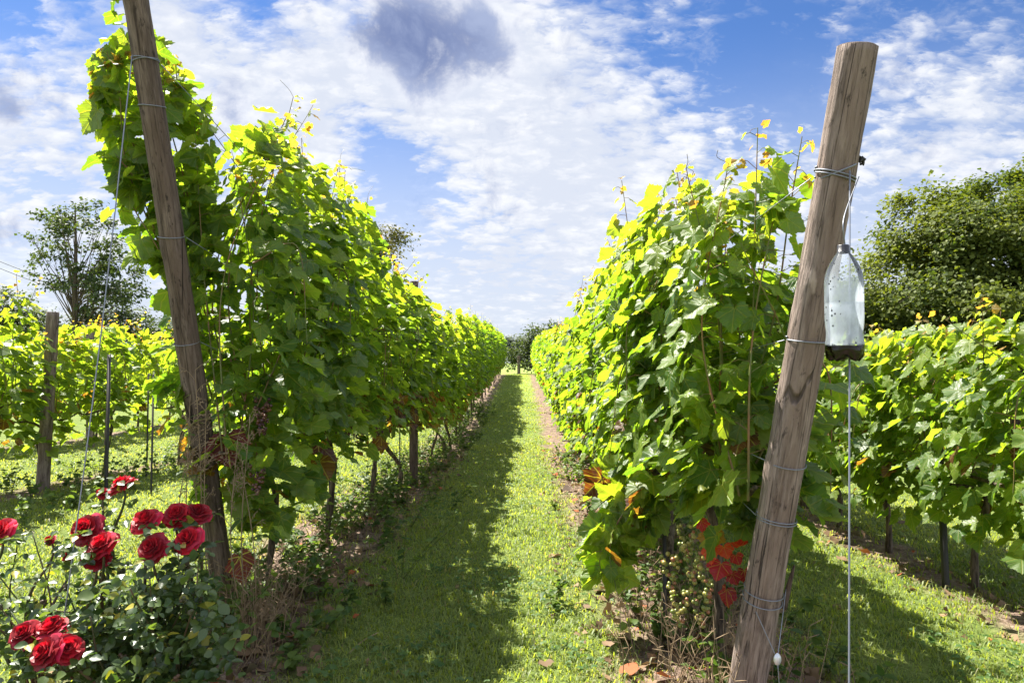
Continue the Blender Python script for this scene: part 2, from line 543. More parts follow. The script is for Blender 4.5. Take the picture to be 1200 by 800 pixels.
# ------------------------------------------------------------------ ground sheet
def axis(vals):
    return np.unique(np.concatenate(vals))
gx = axis([np.arange(-8, 8.01, 0.12), np.arange(-40, -8, 1.0), np.arange(8, 40, 1.0), np.linspace(-1500, -40, 25), np.linspace(40, 1500, 25)])
gy = axis([np.arange(-2, 14, 0.12), np.arange(14, 46, 0.4), np.linspace(-60, -2.5, 20), np.linspace(46, 2500, 40)])
X, Y = np.meshgrid(gx, gy)
Z = zg(X, Y)
Z = np.where(Y < 44, Z, Z)
nx, ny = len(gx), len(gy)
i = (np.arange(ny - 1)[:, None] * nx + np.arange(nx - 1)[None]).ravel()
ground = link('ground', mesh('ground', np.stack([X, Y, Z], -1).reshape(-1, 3), [np.stack([i, i + 1, i + nx + 1, i + nx], -1)], M_GROUND))
tag(ground, 'gently rolling vineyard ground with bare soil strips under the vine rows', 'ground', None, 'structure')

# ------------------------------------------------------------------ leaf templates
def leaf_outline(detail):
    half = [(0.00, 0.03), (0.07, -0.10), (0.20, -0.20), (0.34, -0.19), (0.47, -0.08), (0.50, 0.04), (0.49, 0.13),
            (0.60, 0.24), (0.66, 0.40), (0.55, 0.46), (0.44, 0.53), (0.42, 0.64), (0.34, 0.72), (0.22, 0.80), (0.14, 0.93), (0.0, 1.06)]
    if detail == 0:
        half = [half[k] for k in (0, 3, 5, 8, 10, 12, 15)]
    elif detail == 1:
        half = [half[k] for k in (0, 2, 4, 6, 7, 8, 10, 12, 14, 15)]
    h = np.array(half)
    if detail == 2:                                   # saw-tooth margin
        pts = [h[0]]
        for a, b in zip(h[1:-1], h[2:]):
            mid = (a + b) / 2
            cdir = unit(mid - np.array([0, 0.3]))
            pts += [a + 0.028 * unit(a - np.array([0, 0.3])), mid - 0.020 * cdir]
        pts.append(h[-1])
        h = np.array(pts)
    full = np.vstack([h, (h[1:-1] * [-1, 1])[::-1]])
    return full

def leaf_template(detail, fold, droop, wave, seed):
    rg = np.random.default_rng(seed)
    o = leaf_outline(detail)
    n = len(o)
    c = np.array([0, 0.30])
    if detail >= 1:
        ring = c + (o - c) * 0.55
        ring[0] = (0, 0.10)
        xy = np.vstack([o, ring, c])
        j = np.arange(n)
        k = (j + 1) % n
        F = [np.stack([j, k, n + k, n + j], -1), np.stack([n + j, n + k, np.full(n, 2 * n)], -1)]
    else:
        xy = np.vstack([o, c])
        j = np.arange(n)
        k = (j + 1) % n
        F = [np.stack([j, k, np.full(n, n)], -1)]
    x, y = xy.T
    r = np.hypot(x, y - 0.3)
    th = np.arctan2(x, y - 0.3)
    z = fold * np.abs(x) - droop * (np.clip(y, 0, 2)) ** 2 * 0.8 - 0.25 * droop * x**2 + wave * r * np.sin(3 * th + rg.uniform(0, 6)) \
        + wave * 0.5 * r * np.sin(7 * th + rg.uniform(0, 6))
    V = np.stack([x, y, z], -1)
    return V, F, np.stack([x, y, 0 * x], -1)

LEAF_T = {d: [leaf_template(d, f, dr, wv, s) for s, (f, dr, wv) in enumerate([(0.12, 0.14, 0.08), (-0.10, 0.18, 0.10), (0.22, 0.08, 0.07), (0.05, 0.26, 0.12), (0.30, -0.20, 0.14), (-0.22, 0.36, 0.18)])]
          for d in (0, 1, 2)}
RHOMB = (np.array([[0, 0, 0], [0.40, 0.5, 0.08], [0, 1, -0.08], [-0.40, 0.5, 0.08]]), [np.array([[0, 1, 2], [0, 2, 3]])], np.zeros((4, 3)))
xs = np.array([0, .2, .36, .36, .22, 0, -.22, -.36, -.36, -.2, 0])
ys = np.array([0, .12, .35, .58, .82, 1.0, .82, .58, .35, .12, .5])
OVATE = (np.stack([xs, ys, 0.35 * np.abs(xs) - 0.15 * ys**2], -1),
         [np.array([[j, (j + 1) % 10, 10] for j in range(10)])], np.zeros((11, 3)))
xs = np.array([0, .10, .13, .08, 0, -.08, -.13, -.10])
ys = np.array([0, .25, .5, .8, 1.0, .8, .5, .25])
LANCE = (np.stack([xs, ys, 0.3 * np.abs(xs) - 0.35 * ys**2], -1),
         [np.array([[0, 1, 7], [3, 4, 5]]), np.array([[1, 2, 6, 7], [2, 3, 5, 6]])], np.zeros((8, 3)))

def place(tmpl, pos, nrm, tip, size, col):
    """many copies of a flat template: +y -> tip, +z -> nrm. returns V, F list, col, uv"""
    TV, TF, TU = tmpl
    n = unit(nrm)
    tp = tip - n * np.sum(tip * n, -1, keepdims=True)
    tp = unit(tp)
    sx = np.cross(tp, n)
    k, m = len(pos), len(TV)
    wf = 1 + .22 * np.sin(pos[:, 0] * 917 + pos[:, 1] * 613 + pos[:, 2] * 331)
    V = pos[:, None] + size[:, None, None] * (TV[None, :, 0, None] * (sx * wf[:, None])[:, None] + TV[None, :, 1, None] * tp[:, None] + TV[None, :, 2, None] * n[:, None])
    off = (np.arange(k) * m)[:, None, None]
    F = [(f[None] + off).reshape(-1, f.shape[1]) for f in TF]
    return V.reshape(-1, 3), F, np.repeat(col, m, 0), np.tile(TU, (k, 1))

def place_mixed(tmpls, pos, nrm, tip, size, col, rg):
    mb = MB()
    pick = rg.integers(0, len(tmpls), len(pos))
    for q, tm in enumerate(tmpls):
        s = pick == q
        if s.any():
            V, F, C, U = place(tm, pos[s], nrm[s], tip[s], size[s], col[s])
            mb.add(V, F, leaf_col=C, leaf_uv=U)
    return mb

def leafmesh(name, mb, mat):
    V, F = mb.get()
    return mesh(name, V, F, mat, {'leaf_col': ('FLOAT_COLOR', mb.attr('leaf_col')), 'leaf_uv': ('FLOAT_VECTOR', mb.attr('leaf_uv'))})

def leafpart(name, mb, mat, parent, label=None):
    V, F = mb.get()
    return part(name, V, F, mat, parent, {'leaf_col': ('FLOAT_COLOR', mb.attr('leaf_col')), 'leaf_uv': ('FLOAT_VECTOR', mb.attr('leaf_uv'))}, True, label)

def rgba(c, a=0.3):
    c = np.asarray(c, float)
    return np.concatenate([c, np.full((len(c), 1), a)], 1)

def lerp(a, b, t):
    return np.asarray(a) * (1 - t) + np.asarray(b) * t

def vine_cols(n, age, rg):
    u = rg.random((n, 1)) ** 1.2
    c = lerp((0.040, 0.088, 0.016), (0.125, 0.185, 0.030), u)
    pinkish = age > 1.3
    age = np.clip(age, 0, 1)[:, None]
    c = lerp(c, lerp((0.13, 0.20, 0.028), (0.19, 0.20, 0.035), rg.random((n, 1))), age)
    c[pinkish] = lerp((.22, .10, .04), (.28, .20, .07), rg.random((pinkish.sum(), 1)))
    return c

# ------------------------------------------------------------------ one grapevine
def grow(seed, H=2.35, half=0.62, wid=0.28, zlow=0.45, cord=0.76, nshoot=15, fill=317, lod=2, size=0.087, redlow=0.06,
         trunk_lean=0.0, tips=0.5, extra=(), young=0.0, endb=0.0, bunch=()):
    rg = np.random.default_rng(seed)
    wood = MB()
    cane = MB()
    # trunk: gnarled, splitting into two arms along the wire
    tl = trunk_lean
    ctrl = [(0, 0, -0.08), (0.02 + rg.normal(0, .02), tl * .3 + rg.normal(0, .03), 0.22), (rg.normal(0, .06), tl * .7 + rg.normal(0, .09), 0.5),
            (rg.normal(0, .03), tl + rg.normal(0, .04), cord - 0.08)]
    pth = smoothpath(ctrl, 22)
    r0 = rg.uniform(0.015, 0.022)
    rad = r0 * (1.15 - 0.35 * np.linspace(0, 1, 22)) * (1 + 0.16 * np.sin(np.linspace(0, 19, 22) + rg.uniform(0, 6)) + rg.normal(0, .05, 22))
    rad[0:3] *= (1.5, 1.25, 1.1)
    wood.add(*tube(pth, rad, 9))
    top = pth[-1]
    for s in (-1, 1):
        a = smoothpath([top, top + (rg.normal(0, .02), s * 0.12, 0.07), (rg.normal(0, .02), s * half * 0.55, cord + rg.normal(0, .03)),
                        (rg.normal(0, .02), s * half * 0.98, cord + rg.normal(0, .03))], 14)
        wood.add(*tube(a, np.linspace(r0 * 0.75, 0.007, 14) * (1 + rg.normal(0, .08, 14)), 7))
    P_, N_, T_, S_, A_ = [], [], [], [], []
    shoots = []
    for k in range(nshoot):
        y0 = half * (2 * (k + 0.5) / nshoot - 1) + rg.normal(0, .03)
        h = H - abs(rg.normal(0, .18)) + 0.02
        if rg.random() < 0.13 * tips * 2:
            h = H + rg.uniform(0.04, 0.17)
        b = np.array([rg.normal(0, .03), y0, cord])
        m = np.array([rg.normal(0, wid * .5), y0 + rg.normal(0, .07), cord + (h - cord) * 0.5])
        e = np.array([rg.normal(0, wid * .55), y0 + rg.normal(0, .12), h])
        shoots.append((smoothpath([b, m, e], 30), 1.0))
    for k in range(max(2, nshoot // 4)):                 # shoots that flop over and hang
        y0 = rg.uniform(-half, half)
        s = rg.choice([-1, 1])
        zt = rg.uniform(1.0, H - 0.4)
        b = np.array([s * wid * .4, y0, zt])
        shoots.append((smoothpath([b, b + (s * wid * .7, rg.normal(0, .1), 0.08), b + (s * (wid * .85), rg.normal(0, .15), -0.35)], 20), 0.6))
    for e in extra:
        shoots.append((smoothpath(np.asarray(e, float), 34), 1.0))
    for pth, vig in shoots:
        n = len(pth)
        cane.add(*tube(pth, np.linspace(0.0048, 0.0016, n), 5, False))
        L = np.sum(np.linalg.norm(np.diff(pth, axis=0), axis=1))
        nn = max(4, int(L / 0.062))
        side0 = rg.choice([-1, 1])
        for q in range(nn):
            f = (q + 0.6) / nn
            node = pth[min(n - 1, int(f * (n - 1)))]
            sd = side0 * (1 if q % 2 else -1)
            pd = unit(np.array([sd * 1.0, rg.normal(0, .55), rg.normal(0.25, .3)]))
            pl = rg.uniform(.05, .11) * (1 - .6 * max(0, f - .75) / .25)
            lp = node + pd * pl
            sz = size * rg.uniform(.65, 1.25) * (1 - 0.72 * max(0.0, f - 0.72) / 0.28) * (0.8 + .2 * vig)
            if lod == 2:
                cane.add(*tube(np.array([node, node + pd * pl * .6 + (0, 0, .008), lp]), 0.0013, 3, False))
            P_.append(lp); S_.append(sz)
            N_.append(np.array([sd * .60, endb, .45]) + SUN_DIR * .55 + rg.normal(0, .42, 3))
            T_.append(np.array([sd * .65, pd[1], -0.55]) + rg.normal(0, .4, 3))
            A_.append(max(0, (f - 0.70) / 0.30) * (0.9 if pth[-1][2] > H - .25 else .3) + young * rg.random())
        tip = pth[-1]
        if tip[2] > H - 0.30 and lod >= 1:               # tendrils and unfolding leaflets at the tip
            if rg.random() < .45:
                d = unit(np.array([rg.normal(0, .9), rg.normal(0, .9), .5]))
                cane.add(*tube(smoothpath([tip, tip + d * .04, tip + d * .07 + rg.normal(0, .025, 3)], 7), 0.0010, 3, False))
            for q in range(5):
                d = unit(np.array([rg.normal(0, .9), rg.normal(0, .9), .4]))
                P_.append(tip - (0, 0, .035 * q) + d * .02); S_.append(size * rg.uniform(.20, .42))
                N_.append(d * .5 + SUN_DIR + rg.normal(0, .5, 3)); T_.append(d + rg.normal(0, .3, 3)); A_.append(.9 if rg.random() < .5 else 1.6)
    P_, N_, T_, S_, A_ = map(np.array, (P_, N_, T_, S_, A_))
    # leaves of side shoots: the outer faces of the hedge
    k = fill
    fy = rg.uniform(-half, half, k)
    fz = zlow + (H - zlow - .04) * rg.random(k) ** 0.95
    sd = rg.choice([-1.0, 1.0], k)
    lump = 1 + .30 * np.sin(fy * 9 + seed) * np.sin(fz * 7 + seed * 1.7) + .15 * np.sin(fz * 17 + fy * 13)
    taper = np.where(fz > H - .5, 1 - .82 * (np.maximum(fz - H + .5, 0) / .5) ** 1.4, 1.0) * np.where(fz < cord, .75, 1)
    fx = sd * wid * lump * taper * rg.uniform(.55, 1.08, k)
    fp = np.stack([fx, fy, fz], -1)
    fn = np.stack([sd * .75, 0 * sd + endb, np.full(k, .40)], -1) + SUN_DIR * .55 + rg.normal(0, .40, (k, 3))
    ft = np.stack([sd * .55, 0 * sd, np.full(k, -.70)], -1) + rg.normal(0, .42, (k, 3))
    fs = size * rg.uniform(.6, 1.3, k)
    fa = np.where(fz > H - .35, .5 * rg.random(k), 0.05 * rg.random(k)) + young * rg.random(k)
    fa = np.where(rg.random(k) < .025, .9, fa)
    for bc, br, bn in bunch:                              # dense tufts of leaves
        dq = unit(rg.normal(0, 1, (bn, 3))) * (rg.random((bn, 1)) ** .4)
        fp = np.vstack([fp, np.asarray(bc) + dq * np.asarray(br)])
        fn = np.vstack([fn, np.array([0, -.75, .25]) + rg.normal(0, .45, (bn, 3))])
        ft = np.vstack([ft, np.array([0, 0, -.6]) + dq * .5 + rg.normal(0, .35, (bn, 3))])
        fs = np.concatenate([fs, size * rg.uniform(.7, 1.3, bn)])
        fa = np.concatenate([fa, .5 * rg.random(bn)])
    pos = np.vstack([P_, fp]); nr = np.vstack([N_, fn]); tp = np.vstack([T_, ft])
    sz = np.concatenate([S_, fs]); ag = np.concatenate([A_, fa])
    col = vine_cols(len(pos), ag, rg)
    pink = (pos[:, 2] > H - .12) & (rg.random(len(pos)) < .30) & (sz < size * .6)
    col[pink] = lerp((0.20, 0.10, 0.035), (0.24, 0.17, 0.055), rg.random((pink.sum(), 1)))
    low = (pos[:, 2] < cord + .22) & (rg.random(len(pos)) < redlow)
    col[low] = lerp((0.058, 0.016, 0.012), (0.115, 0.058, 0.020), rg.random((low.sum(), 1)))
    C = rgba(col, 0.30)
    C[low, 3] = .55
    return wood, cane, (pos, nr, tp, sz, C), rg

def vine_meshes(seed, lod, **kw):
    wood, cane, L, rg = grow(seed, lod=lod, **kw)
    return {'trunk': mesh('trunk', *wood.get(), M_BARK), 'cane': mesh('cane', *cane.get(), M_CANE),
            'foliage': leafmesh('foliage', place_mixed(LEAF_T[lod], *L, rg), M_LEAF if lod else M_LEAF_FAR)}

def ico():
    import bmesh
    bm = bmesh.new()
    bmesh.ops.create_icosphere(bm, subdivisions=2, radius=1.0)
    V = np.array([v.co[:] for v in bm.verts])
    F = np.array([[v.index for v in f.verts] for f in bm.faces])
    bm.free()
    return V, F
ICO_V, ICO_F = ico()

def spheres(C, rad, col):
    n, m = len(C), len(ICO_V)
    V = (C[:, None] + rad[:, None, None] * ICO_V[None]).reshape(-1, 3)
    F = (ICO_F[None] + (np.arange(n) * m)[:, None, None]).reshape(-1, 3)
    return V, [F], np.repeat(col, m, 0)

def cluster_arrays(seed, dark=False, n=38, L=0.13):
    rg = np.random.default_rng(seed)
    zz = rg.random(n)
    rr = (0.034 * (1 - zz) ** .6 + 0.006) * np.sqrt(rg.uniform(.3, 1, n))
    an = rg.uniform(0, 6.283, n)
    C = np.stack([rr * np.cos(an), rr * np.sin(an), -zz * L], -1)
    u = rg.random((n, 1))
    if dark:
        col = lerp((0.05, 0.018, 0.03), (0.15, 0.06, 0.03), u)
    else:
        col = lerp((0.13, 0.17, 0.035), (0.32, 0.27, 0.07), u)
        br = rg.random(n) < .14
        col[br] = (0.26, 0.11, 0.05)
    return spheres(C, rg.uniform(.0062, .0092, n), rgba(col, 1))
def cluster_mesh(seed, dark=False):
    V, F, C = cluster_arrays(seed, dark)
    return mesh('grape_cluster', V, F, M_GRAPE, {'leaf_col': ('FLOAT_COLOR', C)})
CL_GREEN = [cluster_mesh(900 + q) for q in range(3)]
CL_DARK = [cluster_mesh(950 + q, True) for q in range(2)]

def put_vine(meshes, x, y, label, group, rot=0.0, sz=1.0, clusters=(), red=None):
    root = thing('grapevine', (x, y, float(zg(x, y))), label, 'grapevine', group)
    root.rotation_euler = (0, 0, rot)
    root.scale = (1, 1, sz)
    for nm in ('trunk', 'cane', 'foliage'):
        link(nm, meshes[nm], root)
    for me, loc in clusters:
        link('grape_cluster', me, root, loc)
    return root

rr = random.Random(3)
def rand_clusters(pool, n, side, half=.55, z0=.72, z1=1.0, w=.2):
    return [(rr.choice(pool), (side * rr.uniform(.05, w), rr.uniform(-half, half), rr.uniform(z0, z1))) for _ in range(n)]

# ---- left row beside the path
GL, GR = 'vines in the row left of the grass path', 'vines in the row right of the grass path'
def rel(b, *pts): return [P(*p) - b for p in pts]
base = np.array([ROW_L, 3.45, float(zg(ROW_L, 3.45))])
extraL = [rel(base, (255, 440, 3.3), (200, 280, 3.05), (175, 190, 2.95), (165, 100, 2.85), (150, 50, 2.8)),
          rel(base, (240, 400, 3.3), (190, 300, 3.0), (160, 250, 2.95), (150, 230, 2.92)),
          rel(base, (250, 400, 3.3), (220, 230, 3.1), (195, 130, 3.0), (190, 55, 2.95)),
          rel(base, (240, 380, 3.25), (180, 230, 3.0), (140, 130, 2.9), (115, 85, 2.85)),
          [P(250, 470, 3.4) - base, P(205, 330, 3.15) - base, P(150, 200, 2.95) - base, P(140, 110, 2.85) - base, P(125, 60, 2.8) - base],
          [P(255, 430, 3.4) - base, P(215, 260, 3.1) - base, P(178, 120, 2.85) - base, P(150, 0, 2.72) - base, P(140, -35, 2.70) - base],
          [P(230, 360, 3.2) - base, P(190, 290, 3.05) - base, P(160, 215, 2.95) - base, P(135, 180, 2.9) - base],
          [P(215, 330, 3.2) - base, P(215, 180, 3.1) - base, P(205, 70, 3.0) - base],
          [P(270, 420, 3.2) - base, P(300, 520, 3.15) - base, P(290, 590, 3.1) - base]]
first = vine_meshes(11, 2, H=2.38, half=.55, wid=.26, zlow=.42, nshoot=15, fill=585, extra=extraL, redlow=.04, size=.098, endb=-.45, bunch=[(P(138, 70, 2.9) - base, (.10, .12, .10), 16), (P(128, 125, 2.9) - base, (.09, .1, .10), 16), (P(165, 40, 2.85) - base, (.08, .1, .10), 10), (P(160, 180, 3.0) - base, (.12, .12, .16), 26), (P(148, 215, 2.95) - base, (.08, .1, .06), 8), (P(205, 110, 3.05) - base, (.09, .12, .20), 26), (P(215, 260, 3.15) - base, (.16, .12, .35), 60), (P(180, 285, 3.1) - base, (.08, .1, .12), 14), (P(290, 560, 3.2) - base, (.10, .12, .25), 40)])
lv = put_vine(first, base[0], base[1], 'tall grapevine wrapped round the dark leaning post above the red roses', GL, clusters=rand_clusters(CL_DARK, 3, 1))
put_vine(vine_meshes(12, 2, H=2.40, wid=.25, zlow=.58, fill=585, trunk_lean=-.05, size=.090), -1.27, 4.42, 'grapevine with a thick dark bare trunk, next along from the vine on the leaning post', GL, clusters=rand_clusters(CL_DARK, 5, 1))
put_vine(vine_meshes(13, 2, H=2.06, wid=.25, zlow=.60, fill=549, redlow=.22), -1.26, 5.60, 'third grapevine of the row left of the path, reddish leaves low in its canopy', GL, clusters=rand_clusters(CL_DARK, 4, 1))
put_vine(vine_meshes(14, 1, H=2.14, wid=.24, zlow=.60, fill=536, redlow=.55, trunk_lean=.2), -1.24, 6.75, 'grapevine with russet red lower leaves before the upright wooden post', GL, clusters=rand_clusters(CL_DARK, 4, 1))
put_vine(vine_meshes(15, 1, H=2.14, wid=.24, zlow=.60, fill=536, redlow=.45, trunk_lean=-.15), -1.22, 7.75, 'grapevine with a curved trunk just beyond the upright post of the left row', GL)
POOL_L = [vine_meshes(20 + q, 1, H=2.24, wid=.23, zlow=.54, fill=536, redlow=.22) for q in range(4)]
POOL_LF = [vine_meshes(26 + q, 0, H=2.30, wid=.23, zlow=.50, fill=549, redlow=.16) for q in range(4)]
for q in range(27):
    y = 8.9 + 1.13 * q
    m = POOL_L[q % 4] if y < 15 else POOL_LF[q % 4]
    lab = 'distant grapevine merging into the leafy hedge left of the grass path'
    if q == 0: lab = 'grapevine second beyond the upright post in the row left of the path'
    if q == 1: lab = 'grapevine third beyond the upright post in the row left of the path'
    if q == 26: lab = 'last grapevine at the far end of the row left of the path'
    g = GL if q in (0, 1, 26) else 'distant vines in the row left of the path'
    put_vine(m, ROW_L + .10 + rr.uniform(-.04, .04), y, lab, g, rr.uniform(-.12, .12), rr.uniform(.90, 1.06))

# ---- right row beside the path
base = np.array([0.73, 2.55, float(zg(0.73, 2.55))])
def rel(b, *pts): return [P(*p) - b for p in pts]
exR = [rel(base, (858, 560, 2.5), (880, 400, 2.4), (885, 260, 2.35), (888, 150, 2.32)),
       rel(base, (860, 520, 2.5), (905, 380, 2.4), (925, 250, 2.3), (940, 160, 2.25)),
       rel(base, (850, 520, 2.6), (845, 350, 2.6), (850, 215, 2.6)),
       rel(base, (870, 560, 2.45), (890, 600, 2.35), (880, 650, 2.3)),
       rel(base, (900, 420, 2.4), (925, 480, 2.35), (915, 560, 2.3))]
mR1 = vine_meshes(41, 2, H=1.84, half=.42, wid=.25, zlow=.60, cord=.72, nshoot=10, fill=402, extra=exR, redlow=.02, size=.086, tips=.6, endb=-.35, bunch=[(P(885, 560, 2.35) - base, (.10, .10, .16), 40), (P(860, 480, 2.35) - base, (.14, .1, .2), 40)])
cl = [(CL_GREEN[k % 3], tuple(P(px, py, Yy) - base)) for k, (px, py, Yy) in enumerate(
    [(786, 650, 2.62), (803, 612, 2.62), (812, 640, 2.55), (829, 655, 2.42), (795, 690, 2.55), (822, 690, 2.5)])]
v1 = put_vine(mR1, base[0], base[1], 'grapevine with pale grape clusters and scarlet leaves beside the leaning post with the bottle', GR, clusters=cl)
# scarlet leaves low on that vine
rg = np.random.default_rng(5)
px = np.array([(822, 610), (838, 622), (848, 640), (832, 640), (862, 650), (872, 668), (858, 672), (845, 660), (852, 690), (826, 625), (868, 640)])
pp = np.array([P(a, b, 2.28 + rg.uniform(-.05, .05)) for a, b in px])
k = len(pp)
cc = lerp((0.26, 0.008, 0.022), (0.38, 0.045, 0.014), rg.random((k, 1)))
cc[[1, 9]] = (.22, .13, .02)
cc[4:9] = lerp((0.11, 0.006, 0.022), (0.22, 0.010, 0.022), rg.random((5, 1)))
nn = np.array([(-.3, -.8, .6)] * k) + rg.normal(0, .35, (k, 3))
tt = np.array([(.1, -.3, -.9)] * k) + rg.normal(0, .35, (k, 3))
leafpart('autumn_leaves', place_mixed(LEAF_T[2], pp, nn, tt, rg.uniform(.035, .062, k), rgba(cc, .35), rg), M_LEAF, v1, 'scarlet and orange autumn leaves')

b2 = np.array([0.68, 3.35, float(zg(0.68, 3.35))])
ex2 = [rel(b2, (800, 560, 3.2), (740, 590, 2.95), (715, 640, 2.9), (722, 690, 2.9)),
       rel(b2, (790, 580, 3.2), (735, 620, 3.0), (705, 650, 2.95), (705, 675, 2.95)),
       rel(b2, (790, 560, 3.2), (720, 580, 3.05), (695, 600, 3.0))]
put_vine(vine_meshes(42, 2, H=1.98, wid=.23, zlow=.52, cord=.75, fill=585, extra=ex2, redlow=.03, size=.086, bunch=[(P(715, 640, 2.95) - b2, (.10, .12, .14), 26), (P(745, 600, 3.0) - b2, (.12, .12, .12), 36), (P(720, 575, 3.1) - b2, (.10, .15, .12), 30)]), b2[0], b2[1],
         'grapevine with a low sprawling leafy shoot drooping onto the soil strip', GR, clusters=rand_clusters(CL_GREEN, 5, -1, z0=.6, z1=.85))
put_vine(vine_meshes(43, 2, H=2.02, wid=.25, zlow=.32, cord=.75, fill=690, redlow=.03), .79, 4.50, 'third grapevine of the sunlit row right of the path', GR, clusters=rand_clusters(CL_GREEN, 4, -1, z0=.5, z1=.85))
put_vine(vine_meshes(44, 1, H=2.02, wid=.24, zlow=.34, cord=.75, fill=683, redlow=.10), .82, 5.65, 'fourth grapevine of the sunlit row right of the path', GR, clusters=rand_clusters(CL_GREEN, 4, -1, z0=.4, z1=.8))
POOL_R = [vine_meshes(50 + q, 1, H=2.04, wid=.24, zlow=.30, cord=.75, fill=683, redlow=.08) for q in range(4)]
POOL_RF = [vine_meshes(56 + q, 0, H=2.08, wid=.24, zlow=.28, cord=.75, fill=658, redlow=.10) for q in range(4)]
for q in range(28):
    y = 6.8 + 1.13 * q
    m = POOL_R[q % 4] if y < 14 else POOL_RF[q % 4]
    lab, g = 'distant grapevine merging into the sunlit hedge right of the grass path', 'distant vines in the row right of the path'
    if q == 0: lab, g = 'fifth grapevine of the sunlit row right of the path', GR
    if q == 27: lab, g = 'last grapevine at the far end of the row right of the path', GR
    put_vine(m, ROW_R + rr.uniform(-.04, .04), y, lab, g, rr.uniform(-.12, .12), rr.uniform(.91, 1.05))

# ---- lower row on the far right
GR2 = 'low vines in the row behind the hanging bottle'
POOL_R2 = [vine_meshes(60 + q, 2 if q < 2 else 1, H=1.48, half=.55, wid=.36, zlow=.36, cord=.62, nshoot=13, fill=585, redlow=.05, size=.086, tips=.3, trunk_lean=(-.2, .15, .1, -.1)[q]) for q in range(4)]
ys = [2.75, 3.75, 4.55, 5.35] + [6.3 + 1.05 * q for q in range(13)]
for q, y in enumerate(ys):
    lab = {0: 'low grapevine at the right picture edge with its canopy cut off', 1: 'low broad grapevine with its trunk beside a dark upright stake',
           2: 'low grapevine on a slanting dark trunk, behind the hanging wire', 3: 'low grapevine behind the wire below the bottle, slim upright trunk'}.get(q, 'low grapevine farther back in the row behind the hanging bottle')
    put_vine(POOL_R2[q % 4 if q < 4 else 2 + q % 2], ROW_R2 + rr.uniform(-.05, .05), y, lab, GR2 if q < 4 else 'farther low vines behind the bottle', 0 if q < 4 else rr.uniform(-.1, .1), rr.uniform(.96, 1.04))

# ---- rows on the far left
GL2 = 'vines in the second row to the left'
POOL_L2 = [vine_meshes(70 + q, 1, H=1.64, half=.55, wid=.28, zlow=.42, cord=.72, nshoot=12, fill=317, tips=.9, redlow=.07, young=.25, trunk_lean=.1) for q in range(3)]
SPARSE = [vine_meshes(75 + q, 1, H=1.70, half=.55, wid=.24, zlow=.42, cord=.72, nshoot=11, fill=150, redlow=.05, young=.55) for q in range(2)]
for q, y in enumerate([4.3, 5.2, 6.05, 6.9]):
    lab = ('dense grapevine at the left picture edge behind the roses', 'grapevine with twin dark stems left of the stout grey post',
           'grapevine hanging over the stout grey post in the second row', 'grapevine right of the stout grey post with a thin leaning trunk')[q]
    put_vine(POOL_L2[q % 3], ROW_L2 + rr.uniform(-.05, .05), y, lab, GL2, rr.uniform(-.1, .1), (1.16, 1.02, .84, .95)[q])
for q in range(10):
    y = 7.9 + 1.15 * q
    put_vine(SPARSE[q % 2], ROW_L2 + .3 + rr.uniform(-.05, .05), y, 'thin young yellow-green grapevine seen left of the dark leaning post', 'young vines beyond the stout grey post', rr.uniform(-.1, .1), rr.uniform(.95, 1.1))
for q in range(12):
    y = 7.0 + 1.2 * q
    put_vine(POOL_L2[(q + 1) % 3], ROW_L3 + rr.uniform(-.06, .06), y, 'grapevine in the farthest row on the left, beyond the weathered posts', 'vines of the farthest left row', rr.uniform(-.1, .1), rr.uniform(.95, 1.08))

